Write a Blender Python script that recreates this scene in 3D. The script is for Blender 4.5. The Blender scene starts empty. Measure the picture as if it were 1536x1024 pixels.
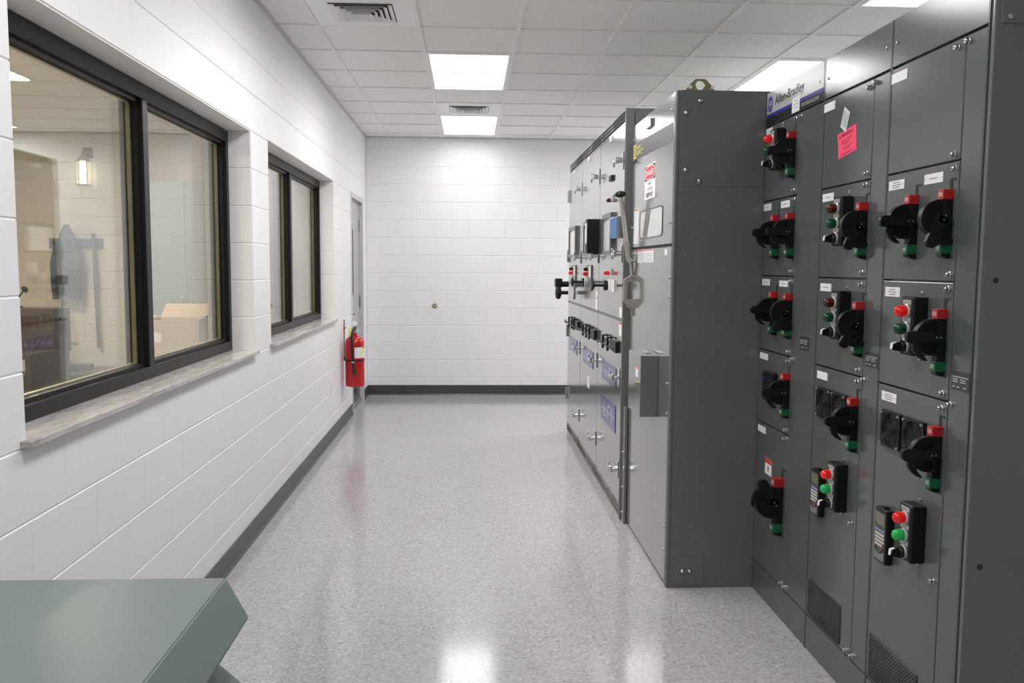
import bpy, bmesh, math, random
from mathutils import Vector, Matrix
random.seed(7)
PI = math.pi
COL = bpy.context.scene.collection
scene = bpy.context.scene

# ------------------------------------------------------------------ materials
def nodes(name):
    m = bpy.data.materials.new(name); m.use_nodes = True
    nt = m.node_tree
    return m, nt, nt.nodes, nt.links

def mat(name, col, rough=0.5, metal=0.0, spec=0.5, bump=0.0, bscale=200.0, var=0.0, vscale=4.0, emit=None, estr=0.0, coat=0.0):
    m, nt, N, L = nodes(name)
    b = N['Principled BSDF']
    b.inputs['Base Color'].default_value = (*col, 1)
    b.inputs['Roughness'].default_value = rough
    b.inputs['Metallic'].default_value = metal
    b.inputs['Specular IOR Level'].default_value = spec
    b.inputs['Coat Weight'].default_value = coat; b.inputs['Coat Roughness'].default_value = .10
    tc = N.new('ShaderNodeTexCoord')
    nz = N.new('ShaderNodeTexNoise'); nz.inputs['Scale'].default_value = vscale; nz.inputs['Detail'].default_value = 4
    L.new(tc.outputs['Object'], nz.inputs['Vector'])
    mx = N.new('ShaderNodeMix'); mx.data_type = 'RGBA'
    v = max(var, 0.02)
    mx.inputs[6].default_value = (*[c * (1 - v) for c in col], 1)
    mx.inputs[7].default_value = (*[min(1, c * (1 + v)) for c in col], 1)
    L.new(nz.outputs['Fac'], mx.inputs[0]); L.new(mx.outputs[2], b.inputs['Base Color'])
    if bump:
        n2 = N.new('ShaderNodeTexNoise'); n2.inputs['Scale'].default_value = bscale; n2.inputs['Detail'].default_value = 3
        L.new(tc.outputs['Object'], n2.inputs['Vector'])
        bp = N.new('ShaderNodeBump'); bp.inputs['Strength'].default_value = bump; bp.inputs['Distance'].default_value = 0.002
        L.new(n2.outputs['Fac'], bp.inputs['Height']); L.new(bp.outputs['Normal'], b.inputs['Normal'])
    if emit:
        b.inputs['Emission Color'].default_value = (*emit, 1); b.inputs['Emission Strength'].default_value = estr
    return m

def emission(name, col, s):
    m, nt, N, L = nodes(name)
    N.remove(N['Principled BSDF'])
    e = N.new('ShaderNodeEmission'); e.inputs[0].default_value = (*col, 1); e.inputs[1].default_value = s
    L.new(e.outputs[0], N['Material Output'].inputs[0])
    return m

def floor_mat():
    m, nt, N, L = nodes('waxed_vinyl_tile')
    b = N['Principled BSDF']
    tc = N.new('ShaderNodeTexCoord')
    v = N.new('ShaderNodeTexVoronoi'); v.inputs['Scale'].default_value = 95
    v2 = N.new('ShaderNodeTexNoise'); v2.inputs['Scale'].default_value = 70; v2.inputs['Detail'].default_value = 5; v2.inputs['Roughness'].default_value = .75
    v3 = N.new('ShaderNodeTexNoise'); v3.inputs['Scale'].default_value = 1.2
    for q in (v, v2, v3): L.new(tc.outputs['Object'], q.inputs['Vector'])
    cr = N.new('ShaderNodeValToRGB')
    cr.color_ramp.elements[0].position = .0; cr.color_ramp.elements[0].color = (.285, .280, .298, 1)
    cr.color_ramp.elements[1].position = 1.; cr.color_ramp.elements[1].color = (.545, .537, .555, 1)
    e = cr.color_ramp.elements.new(.25); e.color = (.395, .389, .406, 1)
    e = cr.color_ramp.elements.new(.75); e.color = (.445, .437, .455, 1)
    L.new(v.outputs['Color'], cr.inputs[0])
    mx = N.new('ShaderNodeMix'); mx.data_type = 'RGBA'; mx.blend_type = 'OVERLAY'; mx.inputs[0].default_value = .55
    L.new(cr.outputs[0], mx.inputs[6]); L.new(v2.outputs['Fac'], mx.inputs[7])
    br = N.new('ShaderNodeTexBrick'); br.offset = 0; br.inputs['Scale'].default_value = 1
    br.inputs['Brick Width'].default_value = .3048; br.inputs['Row Height'].default_value = .3048
    br.inputs['Mortar Size'].default_value = .0007; br.inputs['Mortar Smooth'].default_value = .3
    br.inputs['Color1'].default_value = (1, 1, 1, 1); br.inputs['Color2'].default_value = (.965, .965, .965, 1); br.inputs['Mortar'].default_value = (.66, .66, .66, 1)
    mp = N.new('ShaderNodeMapping'); mp.inputs['Location'].default_value = (.10, .06, 0)
    L.new(tc.outputs['Object'], mp.inputs[0]); L.new(mp.outputs[0], br.inputs['Vector'])
    m2 = N.new('ShaderNodeMix'); m2.data_type = 'RGBA'; m2.blend_type = 'MULTIPLY'; m2.inputs[0].default_value = 1
    L.new(mx.outputs[2], m2.inputs[6]); L.new(br.outputs['Color'], m2.inputs[7])
    L.new(m2.outputs[2], b.inputs['Base Color'])
    mr = N.new('ShaderNodeMapRange'); mr.inputs['To Min'].default_value = .09; mr.inputs['To Max'].default_value = .15
    L.new(v3.outputs['Fac'], mr.inputs['Value']); L.new(mr.outputs[0], b.inputs['Roughness'])
    b.inputs['Specular IOR Level'].default_value = .55
    n4 = N.new('ShaderNodeTexNoise'); n4.inputs['Scale'].default_value = 9; L.new(tc.outputs['Object'], n4.inputs['Vector'])
    ad = N.new('ShaderNodeMath'); ad.operation = 'MULTIPLY_ADD'; ad.inputs[1].default_value = .25
    L.new(br.outputs['Fac'], ad.inputs[0]); L.new(n4.outputs['Fac'], ad.inputs[2])
    bp = N.new('ShaderNodeBump'); bp.inputs['Strength'].default_value = .03; bp.inputs['Distance'].default_value = .004; bp.invert = True
    L.new(ad.outputs[0], bp.inputs['Height']); L.new(bp.outputs['Normal'], b.inputs['Normal'])
    return m

def glass_mat():
    # clear window glass: Schlick reflection, rest passes straight through
    m, nt, N, L = nodes('window_glass')
    N.remove(N['Principled BSDF'])
    lw = N.new('ShaderNodeLayerWeight'); lw.inputs['Blend'].default_value = .5
    p = N.new('ShaderNodeMath'); p.operation = 'POWER'; p.inputs[1].default_value = 5
    L.new(lw.outputs['Facing'], p.inputs[0])
    ma = N.new('ShaderNodeMath'); ma.operation = 'MULTIPLY_ADD'; ma.inputs[1].default_value = .96; ma.inputs[2].default_value = .04
    L.new(p.outputs[0], ma.inputs[0])
    t = N.new('ShaderNodeBsdfTransparent'); t.inputs[0].default_value = (.955, .975, .965, 1)
    g = N.new('ShaderNodeBsdfGlossy'); g.inputs['Roughness'].default_value = 0.0; g.inputs[0].default_value = (1, 1, 1, 1)
    mx = N.new('ShaderNodeMixShader')
    L.new(ma.outputs[0], mx.inputs[0]); L.new(t.outputs[0], mx.inputs[1]); L.new(g.outputs[0], mx.inputs[2])
    L.new(mx.outputs[0], N['Material Output'].inputs[0])
    return m

def ceiling_mat():
    m, nt, N, L = nodes('acoustic_tile')
    b = N['Principled BSDF']; b.inputs['Roughness'].default_value = .9; b.inputs['Specular IOR Level'].default_value = .2
    tc = N.new('ShaderNodeTexCoord')
    nz = N.new('ShaderNodeTexNoise'); nz.inputs['Scale'].default_value = 85; nz.inputs['Detail'].default_value = 4
    L.new(tc.outputs['Object'], nz.inputs['Vector'])
    cr = N.new('ShaderNodeValToRGB')
    cr.color_ramp.elements[0].position = .36; cr.color_ramp.elements[0].color = (.80, .795, .785, 1)
    cr.color_ramp.elements[1].position = .5; cr.color_ramp.elements[1].color = (.90, .895, .885, 1)
    L.new(nz.outputs['Fac'], cr.inputs[0]); L.new(cr.outputs[0], b.inputs['Base Color'])
    bp = N.new('ShaderNodeBump'); bp.inputs['Strength'].default_value = .15; bp.inputs['Distance'].default_value = .002
    L.new(nz.outputs['Fac'], bp.inputs['Height']); L.new(bp.outputs['Normal'], b.inputs['Normal'])
    return m

def marble_mat():
    m, nt, N, L = nodes('white_marble')
    b = N['Principled BSDF']; b.inputs['Roughness'].default_value = .16
    tc = N.new('ShaderNodeTexCoord')
    mp = N.new('ShaderNodeMapping'); mp.inputs['Rotation'].default_value = (0, 0, .5); mp.inputs['Scale'].default_value = (9, 2.5, 9)
    L.new(tc.outputs['Object'], mp.inputs[0])
    nz = N.new('ShaderNodeTexNoise'); nz.inputs['Scale'].default_value = 1.6; nz.inputs['Detail'].default_value = 8; nz.inputs['Distortion'].default_value = 2.2
    L.new(mp.outputs[0], nz.inputs['Vector'])
    cr = N.new('ShaderNodeValToRGB')
    cr.color_ramp.elements[0].position = .3; cr.color_ramp.elements[0].color = (.36, .35, .34, 1)
    cr.color_ramp.elements[1].position = .58; cr.color_ramp.elements[1].color = (.56, .54, .53, 1)
    L.new(nz.outputs['Fac'], cr.inputs[0]); L.new(cr.outputs[0], b.inputs['Base Color'])
    return m

M = dict(
    wall=mat('painted_block', (.86, .855, .86), .42, bump=.35, bscale=120, var=.015, spec=.4),
    mortar=mat('painted_mortar', (.76, .755, .76), .6),
    warmwall=mat('neighbour_block', (.74, .70, .65), .5, bump=.3, bscale=120),
    floor=floor_mat(), ceil=ceiling_mat(), glass=glass_mat(), marble=marble_mat(),
    tbar=mat('white_grid_bar', (.84, .835, .825), .5),
    wallangle=mat('ceiling_edge_angle', (.60, .60, .59), .5),
    white=mat('white_enamel', (.84, .84, .84), .35),
    lens=emission('light_lens', (1.0, .99, .97), 2.2),
    warmlens=emission('warm_light_lens', (1.0, .80, .61), 66.0),
    lampglow=emission('lantern_glow', (1.0, .86, .62), 5.0),
    dark=mat('vent_shadow_gap', (.02, .02, .02), .8),  # near-black colour standing in for shade in vents, slots, holes and gaps
    bronze=mat('bronze_anodised', (.012, .011, .0105), .42, spec=.3),
    spacer=mat('pane_spacer_gold', (.45, .40, .28), .35, metal=.6),
    gasket=mat('black_gasket', (.012, .012, .012), .6),
    base=mat('dark_vinyl_base', (.055, .062, .06), .35),
    doorp=mat('grey_door_paint', (.44, .44, .45), .4),
    framep=mat('door_frame_paint', (.60, .59, .58), .4),
    steel=mat('brushed_steel', (.55, .55, .56), .28, metal=1.0),
    kick=mat('kick_plate', (.20, .21, .22), .25, metal=.9),
    chrome=mat('zinc_plated', (.70, .70, .71), .2, metal=1.0),
    brass=mat('yellow_zinc', (.34, .30, .16), .35, metal=.8),
    mcc=mat('dark_grey_enamel', (.084, .094, .094), .17, bump=.03, bscale=350, spec=.5, var=.03),
    sw=mat('grey_enamel_gloss', (.130, .137, .133), .15, bump=.008, bscale=300, spec=.8, var=.03, coat=.7),
    swside=mat('grey_enamel_side', (.140, .146, .142), .2, bump=.03, bscale=300, spec=.5),
    bolt=mat('zinc_bolt', (.50, .50, .51), .3, metal=1.0),
    black=mat('black_plastic', (.005, .005, .0055), .42, spec=.35),
    blackm=mat('black_enamel', (.008, .008, .009), .5, spec=.35),
    redm=mat('red_marker', (.42, .012, .015), .4), greenm=mat('green_marker', (.006, .11, .035), .4),
    redoff=mat('dark_red_lens', (.06, .005, .006), .15), greenoff=mat('dark_green_lens', (.003, .055, .02), .15),
    redon=mat('lit_red_lens', (.5, .01, .01), .12, emit=(1, .01, .015), estr=.20),
    greenon=mat('lit_green_lens', (.01, .35, .08), .12, emit=(.01, .75, .10), estr=.05),
    plate=mat('white_label', (.80, .79, .81), .35), ink=mat('grey_print', (.18, .18, .2), .6),
    inkb=mat('black_print', (.012, .012, .014), .5), silver=mat('silver_panel', (.50, .495, .51), .35, metal=.3),
    bluep=mat('blue_stripe', (.02, .02, .26), .4), logo=mat('logo_blue', (.03, .03, .30), .4),
    yellow=mat('yellow_print', (.75, .62, .12), .5), redp=mat('red_print', (.62, .05, .05), .5),
    orangep=mat('orange_print', (.75, .20, .10), .5),
    pink=mat('pink_paper', (.95, .06, .155), .6), pinkink=mat('pink_paper_print', (.30, .01, .05), .6),
    card=mat('tag_card', (.66, .69, .70), .5),
    npl=mat('dark_rating_plate', (.05, .05, .055), .3, metal=.3),
    screen=mat('lcd_olive', (.14, .14, .09), .25), keyw=mat('white_keys', (.62, .62, .60), .5), keyb=mat('blue_keys', (.30, .32, .52), .5),
    keypanel=mat('keypad_face', (.06, .062, .065), .4), keyblank=mat('keypad_blank', (.17, .17, .175), .4),
    legend=mat('legend_plate', (.42, .41, .39), .35, metal=.3), fanhub=mat('fan_blade', (.008, .02, .014), .5),
    relayw=mat('relay_glass', (.72, .72, .71), .12), relayf=mat('relay_frame', (.10, .105, .105), .3),
    mimic=mat('mimic_blue', (.055, .055, .19), .18), mimicline=mat('mimic_line', (.45, .46, .60), .4),
    band=mat('maker_band_dark', (.045, .045, .045), .35),
    bluetag=mat('blue_card', (.05, .16, .42), .5),
    winin=mat('viewing_window_inside', (.55, .56, .55), .1), winbar=mat('blade_bar', (.20, .19, .18), .3, metal=.5),
    lever=mat('lever_zinc', (.46, .45, .42), .3, metal=.7), bracket=mat('bracket_zinc', (.34, .33, .29), .4, metal=.4),
    red=mat('extinguisher_red', (.50, .005, .007), .2, coat=.15), rubber=mat('black_rubber', (.012, .013, .013), .45),
    ylabel=mat('label_yellow', (.80, .78, .10), .5), rust=mat('rusty_bracket', (.30, .10, .07), .6),
    trafo=mat('grey_green_enamel', (.185, .222, .218), .38, bump=.03, bscale=250, spec=.5),
    cardboard=mat('cardboard', (.50, .37, .24), .8, var=.06), deskw=mat('dark_wood', (.045, .028, .02), .4),
    jacket=mat('slate_cloth', (.085, .10, .12), .9, bump=.4, bscale=60), pole=mat('grey_pole', (.12, .125, .13), .4),
    cab=mat('blue_grey_cabinet', (.19, .225, .245), .45), tablew=mat('table_top', (.52, .50, .47), .35),
    tuft=mat('white_strands', (.75, .73, .70), .9), warmfloor=mat('neighbour_floor', (.40, .36, .32), .3),
)

# ------------------------------------------------------------------ mesh builder
class MB:
    def __init__(s):
        s.v = []; s.f = []; s.m = []; s.flat = set()
    def face(s, idx, m=0): s.f.append(tuple(idx)); s.m.append(m)
    def pts(s, P):
        n = len(s.v); s.v += [tuple(p) for p in P]; return list(range(n, n + len(P)))
    def bm_add(s, bm, m=0):
        bm.verts.ensure_lookup_table(); n = len(s.v)
        s.v += [tuple(v.co) for v in bm.verts]
        for f in bm.faces: s.flat.add(len(s.f)); s.face([n + v.index for v in f.verts], m)     # sheet metal stays truly flat
        bm.free()
    def box(s, x0, x1, y0, y1, z0, z1, m=0, bev=0.0, seg=2):
        x0, x1 = min(x0, x1), max(x0, x1); y0, y1 = min(y0, y1), max(y0, y1); z0, z1 = min(z0, z1), max(z0, z1)
        bm = bmesh.new(); bmesh.ops.create_cube(bm, size=1)
        for v in bm.verts:
            v.co = Vector((x0 if v.co.x < 0 else x1, y0 if v.co.y < 0 else y1, z0 if v.co.z < 0 else z1))
        b = min(bev, .45 * min(x1 - x0, y1 - y0, z1 - z0))
        if b > 0:
            bmesh.ops.bevel(bm, geom=bm.edges[:], offset=b, segments=seg, affect='EDGES', profile=.5)
        bm.verts.index_update(); s.bm_add(bm, m); return s
    def prism(s, base, vec, m=0):
        n = len(base); vec = Vector(vec)
        a = s.pts(base); b = s.pts([Vector(p) + vec for p in base])
        s.face(a[::-1], m); s.face(b, m)
        for i in range(n): s.face([a[i], a[(i + 1) % n], b[(i + 1) % n], b[i]], m)
        return s
    def ring_prism(s, outer, inner, vec, m=0):
        n = len(outer); vec = Vector(vec)
        a = s.pts(outer); b = s.pts(inner); c = s.pts([Vector(p) + vec for p in outer]); d = s.pts([Vector(p) + vec for p in inner])
        for i in range(n):
            j = (i + 1) % n
            s.face([a[i], b[i], b[j], a[j]], m); s.face([c[i], c[j], d[j], d[i]], m)
            s.face([a[i], a[j], c[j], c[i]], m); s.face([b[i], d[i], d[j], b[j]], m)
        return s
    def lathe(s, prof, o, axis, m=0, seg=20, cap=True):
        o = Vector(o); ax = Vector(axis).normalized()
        t = Vector((0, 0, 1)) if abs(ax.z) < .9 else Vector((1, 0, 0))
        e1 = ax.cross(t).normalized(); e2 = ax.cross(e1)
        R = []
        for r, h in prof:
            R.append(s.pts([o + ax * h + (e1 * math.cos(2 * PI * k / seg) + e2 * math.sin(2 * PI * k / seg)) * max(r, 1e-5) for k in range(seg)]))
        for i in range(len(R) - 1):
            for k in range(seg):
                s.face([R[i][k], R[i][(k + 1) % seg], R[i + 1][(k + 1) % seg], R[i + 1][k]], m)
        if cap: s.face(R[0][::-1], m); s.face(R[-1], m)
        return s
    def cyl(s, p0, p1, r, m=0, seg=14, r1=None):
        p0 = Vector(p0); p1 = Vector(p1); d = p1 - p0
        return s.lathe([(r, 0), (r if r1 is None else r1, d.length)], p0, d, m, seg)
    def tube(s, P, r, m=0, seg=8):
        P = [Vector(p) for p in P]; rings = []
        n = len(P); rr = r if isinstance(r, (list, tuple)) else [r] * n
        prev = None
        for i, p in enumerate(P):
            d = (P[min(i + 1, n - 1)] - P[max(i - 1, 0)]).normalized()
            if prev is None:
                t = Vector((0, 0, 1)) if abs(d.z) < .9 else Vector((1, 0, 0)); e1 = d.cross(t).normalized()
            else: e1 = (prev - d * prev.dot(d)).normalized()
            prev = e1; e2 = d.cross(e1)
            rings.append(s.pts([p + (e1 * math.cos(2 * PI * k / seg) + e2 * math.sin(2 * PI * k / seg)) * rr[i] for k in range(seg)]))
        for i in range(n - 1):
            for k in range(seg): s.face([rings[i][k], rings[i][(k + 1) % seg], rings[i + 1][(k + 1) % seg], rings[i + 1][k]], m)
        s.face(rings[0][::-1], m); s.face(rings[-1], m); return s
    def torus(s, c, axis, R, r, m=0, seg=28, k=6):
        c = Vector(c); ax = Vector(axis).normalized(); t = Vector((0, 0, 1)) if abs(ax.z) < .9 else Vector((1, 0, 0))
        e1 = ax.cross(t).normalized(); e2 = ax.cross(e1); rings = []
        for i in range(seg):
            a = 2 * PI * i / seg; d = e1 * math.cos(a) + e2 * math.sin(a)
            rings.append(s.pts([c + d * (R + r * math.cos(2 * PI * j / k)) + ax * r * math.sin(2 * PI * j / k) for j in range(k)]))
        for i in range(seg):
            for j in range(k):
                s.face([rings[i][j], rings[(i + 1) % seg][j], rings[(i + 1) % seg][(j + 1) % k], rings[i][(j + 1) % k]], m)
        return s
    def text(s, string, o, ex, ey, w, h, m=0, ext=.0006, shear=0.0, bold=0.0):
        # lettering fitted into a w x h rectangle at corner o
        cu = bpy.data.curves.new('lettering', 'FONT'); cu.body = string; cu.size = 1; cu.resolution_u = 3
        cu.shear = shear; cu.offset = bold; cu.align_x = 'LEFT'
        ob = bpy.data.objects.new('lettering', cu); COL.objects.link(ob)
        bpy.context.view_layer.update()
        me = bpy.data.meshes.new_from_object(ob.evaluated_get(bpy.context.evaluated_depsgraph_get()))
        bpy.data.objects.remove(ob); bpy.data.curves.remove(cu)
        if not me.vertices: return s
        xs = [v.co.x for v in me.vertices]; ys = [v.co.y for v in me.vertices]
        x0, x1, y0, y1 = min(xs), max(xs), min(ys), max(ys)
        o = Vector(o); ex = Vector(ex); ey = Vector(ey); en = ex.cross(ey)
        sx = w / (x1 - x0); sy = h / (y1 - y0)
        P = [o + ex * ((v.co.x - x0) * sx) + ey * ((v.co.y - y0) * sy) + en * ext for v in me.vertices]
        i = s.pts(P)
        for p in me.polygons: s.face([i[k] for k in p.vertices], m)
        bpy.data.meshes.remove(me); return s
    def mesh(s, name, mats, off=(0, 0, 0), smooth=True, recalc=True):
        off = Vector(off)
        me = bpy.data.meshes.new(name)
        me.from_pydata([tuple(Vector(v) - off) for v in s.v], [], s.f)
        for k in mats: me.materials.append(M[k])
        for p, mi in zip(me.polygons, s.m): p.material_index = mi
        if recalc:
            bm = bmesh.new(); bm.from_mesh(me); bmesh.ops.recalc_face_normals(bm, faces=bm.faces[:]); bm.to_mesh(me); bm.free()
        if smooth:
            me.set_sharp_from_angle(angle=math.radians(38))
            for i, p in enumerate(me.polygons): p.use_smooth = i not in s.flat
        me.update(); return me

ROOT = {}
def tag(o, label=None, cat=None, group=None, kind=None):
    if label: o['label'] = label
    if cat: o['category'] = cat
    if group: o['group'] = group
    if kind: o['kind'] = kind
    return o
def thing(name, label, cat, loc=(0, 0, 0), group=None):
    o = bpy.data.objects.new(name, None); COL.objects.link(o); o.location = loc; o.empty_display_size = .1
    ROOT[o.name] = Vector(loc); return tag(o, label, cat, group)
def setting(name, loc=(0, 0, 0)):
    o = bpy.data.objects.new(name, None); COL.objects.link(o); o.location = loc; o.empty_display_size = .1
    ROOT[o.name] = Vector(loc); o['kind'] = 'structure'; return o
def origin_of(p):
    while p.parent: p = p.parent
    return ROOT[p.name]
def part(name, mb, mats, parent=None, label=None, smooth=True):
    mats = [mats] if isinstance(mats, str) else mats
    off = origin_of(parent) if parent else (0, 0, 0)
    o = bpy.data.objects.new(name, mb.mesh(name, mats, off, smooth)); COL.objects.link(o)
    if parent: o.parent = parent
    if label: o['label'] = label
    return o
def place(name, me, loc, parent, label=None):      # copy of a shared mesh (built about its own origin) as a part at a world place
    o = bpy.data.objects.new(name, me); COL.objects.link(o); o.parent = parent
    o.location = Vector(loc) - origin_of(parent)
    if label: o['label'] = label
    return o
def solo(name, mb, mats, label, cat, group=None, smooth=True):
    mats = [mats] if isinstance(mats, str) else mats
    c = Vector((0, 0, 0))
    for v in mb.v: c += Vector(v)
    c /= len(mb.v)
    o = bpy.data.objects.new(name, mb.mesh(name, mats, c, smooth)); COL.objects.link(o); o.location = c
    return tag(o, label, cat, group)
def struct(name, mb, mats, smooth=False):
    mats = [mats] if isinstance(mats, str) else mats
    o = bpy.data.objects.new(name, mb.mesh(name, mats, (0, 0, 0), smooth)); COL.objects.link(o); o['kind'] = 'structure'; ROOT[o.name] = Vector((0, 0, 0)); return o

# ------------------------------------------------------------------ the shell of the room
H = 2.950; YB = 9.97; YF = -6.0; XR = 4.6; COURSE = .2015; BL = .4064
def cut_rects(u0, u1, v0, v1, holes):
    rects = [(u0, u1, v0, v1)]
    for (a, b, c, d) in holes:
        out = []
        for (p, q, r, t) in rects:
            if b <= p or a >= q or d <= r or c >= t: out.append((p, q, r, t)); continue
            if p < a: out.append((p, a, r, t))
            if b < q: out.append((b, q, r, t))
            pa, qb = max(p, a), min(q, b)
            if r < c: out.append((pa, qb, r, c))
            if d < t: out.append((pa, qb, d, t))
        rects = out
    return [q for q in rects if q[1] - q[0] > .004 and q[3] - q[2] > .004]
def blocks(mb, O, eu, ev, en, u0, u1, v0, v1, holes=(), ch=.0045, dep=.004, m=0, phase=0.0, vc=.55):
    # a face of painted concrete block: each block's edges slope back into the joint
    O = Vector(O); eu = Vector(eu); ev = Vector(ev); en = Vector(en)
    def P(u, v, n): return O + eu * u + ev * v + en * n
    k = 0; v = 0.0
    while v < v1:
        va, vb = max(v, v0), min(v + COURSE, v1)
        if vb - va > .004:
            st = phase + (BL / 2 if k % 2 else 0)
            i = math.floor((u0 - st) / BL)
            while st + i * BL < u1:
                a, b = max(u0, st + i * BL), min(u1, st + (i + 1) * BL)
                if b - a > .004:
                    for (p, q, r, t) in cut_rects(a, b, va, vb, holes):
                        cu = ch * vc
                        c1 = min(cu, (q - p) / 3); c2 = min(ch, (t - r) / 3)
                        A = mb.pts([P(p, r, -dep), P(q, r, -dep), P(q, t, -dep), P(p, t, -dep)])
                        B = mb.pts([P(p + c1, r + c2, 0), P(q - c1, r + c2, 0), P(q - c1, t - c2, 0), P(p + c1, t - c2, 0)])
                        mb.face(B, m)
                        for j in range(4): mb.face([A[j], A[(j + 1) % 4], B[(j + 1) % 4], B[j]], m)
                i += 1
        v += COURSE; k += 1
W1 = (2.325, 4.785, 1.008, 2.213); W2 = (5.18, 7.63, 1.008, 2.222); D1 = (8.69, 9.65, 0.0, 2.225)
WT = .25
mb = MB()
holes = [W1, W2, D1]
blocks(mb, (0, 0, 0), (0, 1, 0), (0, 0, 1), (1, 0, 0), YF, YB, 0, H, holes, phase=.10, vc=.07)
for (a, b, c, d) in cut_rects(YF, YB, 0, H + .05, holes): mb.box(-WT, -.004, a, b, c, d, 0)
for (a, b, c, d) in (W1, W2):       # the reveals at the far jamb
    blocks(mb, (0, b - .004, 0), (1, 0, 0), (0, 0, 1), (0, -1, 0), -WT + .01, -.002, c, d, dep=.0035, phase=-.33)
blocks(mb, (-WT, 0, 0), (0, -1, 0), (0, 0, 1), (-1, 0, 0), -YB, -YF, 0, H, [(-b, -a, c, d) for a, b, c, d in holes], m=1)
struct('wall_left', mb, ['wall', 'warmwall'])
mb = MB(); blocks(mb, (0, YB, 0), (1, 0, 0), (0, 0, 1), (0, -1, 0), 0, XR, 0, H, phase=.16, ch=.006, dep=.0055, vc=.7)
mb.box(-WT, XR + .2, YB + .004, YB + .2, -.1, H + .05, 0); struct('wall_back', mb, ['wall'])
mb = MB(); mb.box(XR, XR + .2, YF, YB, -.1, H + .05, 0); struct('wall_right', mb, ['wall'])
mb = MB(); mb.box(-WT, XR + .2, YF - .2, YF, -.1, H + .05, 0); struct('wall_front', mb, ['wall'])
mb = MB(); mb.box(-.10, XR, YF, YB, -.1, 0, 0); struct('floor', mb, ['floor'])

# ceiling: tiles, grid bars
GX, GY, T = .2587, 5.425, .6096
mb = MB(); mb.box(-WT, XR + .2, YF - .2, YB + .2, H, H + .05, 0)
x = GX
while x < XR: mb.box(x - .012, x + .012, YF, YB, H - .009, H + .002, 1); x += T
y = GY - 14 * T
while y < YB:
    if y > YF: mb.box(0, XR, y - .012, y + .012, H - .0085, H + .002, 1)
    y += T
struct('ceiling', mb, ['ceil', 'tbar'])
mb = MB(); mb.box(.0, .018, YF, YB, H - .016, H - .001, 0); mb.box(0, XR, YB - .018, YB, H - .016, H - .001, 0)
struct('trim_1', mb, ['wallangle'])
# baseboards
mb = MB()
for (a, b) in ((YF, D1[0] - .0), (D1[1], YB - .003)):
    mb.prism([(0.0, a, 0), (.018, a, 0), (.014, a, .004), (.006, a, .014), (.005, a, .103), (.0, a, .106)], (0, b - a, 0), 0)
struct('baseboard_left', mb, ['base'])
mb = MB(); mb.prism([(.003, YB, 0), (.003, YB - .018, 0), (.003, YB - .014, .004), (.003, YB - .006, .014), (.003, YB - .005, .112), (.003, YB, .115)], (XR - .003, 0, 0), 0)
struct('baseboard_back', mb, ['base'])

# ceiling lights: a glowing lens with the tubes' downward light behind it
TUBE_W = 33.0
def light(cx, y0, label, watts=TUBE_W, tint=(1.0, .99, .985)):
    t = thing('ceiling_light', label, 'ceiling light', (cx, y0 + T, H), 'recessed ceiling lights')
    x0, x1 = cx - T / 2 + .012, cx + T / 2 - .012; y1 = y0 + 2 * T - .012; y0 = y0 + .012
    b = .020; z0, z1 = H - .011, H - .0005
    f = MB().ring_prism([(x0, y0, z0), (x1, y0, z0), (x1, y1, z0), (x0, y1, z0)], [(x0 + b, y0 + b, z0), (x1 - b, y0 + b, z0), (x1 - b, y1 - b, z0), (x0 + b, y1 - b, z0)], (0, 0, z1 - z0))
    part('frame', f, 'white', t)
    part('diffuser', MB().box(x0 + b, x1 - b, y0 + b, y1 - b, H - .006, H - .002), 'lens', t, smooth=False)
    la = bpy.data.lights.new('tube_light', 'AREA'); la.shape = 'RECTANGLE'; la.size = x1 - x0 - 2 * b; la.size_y = y1 - y0 - 2 * b
    la.energy = watts; la.color = tint; la.spread = math.radians(174)
    lo_ = bpy.data.objects.new('tube_light', la); COL.objects.link(lo_); lo_.parent = t; lo_.location = (0, 0, -.008)
LX = GX + 1.5 * T; LX2 = GX + 5.5 * T
light(LX, GY + T, 'bright ceiling light in front of the small ceiling vent')
light(LX, GY + 5 * T, 'bright ceiling light nearest the white back wall', 11.5)
light(LX2, GY + T, 'bright ceiling light partly hidden above the lifting eye cabinet')
light(LX2, GY - 3 * T, 'bright ceiling light cut by the top edge, above the control cabinets')
light(LX, GY - 3 * T, 'ceiling light out of view above, nearest row over the left aisle')
light(LX2, GY + 5 * T, 'ceiling light hidden behind the switchgear near the back wall')
for k_ in (7, 12):  # unseen lights added to brighten the foreground and end panels; rear one cool
    for lx_ in (LX,): light(lx_, GY - k_ * T, 'added ceiling light out of view, overhead or behind the viewpoint', 24.0, (1.0, .99, .985) if k_ < 10 else (.82, .93, 1.0))

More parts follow.
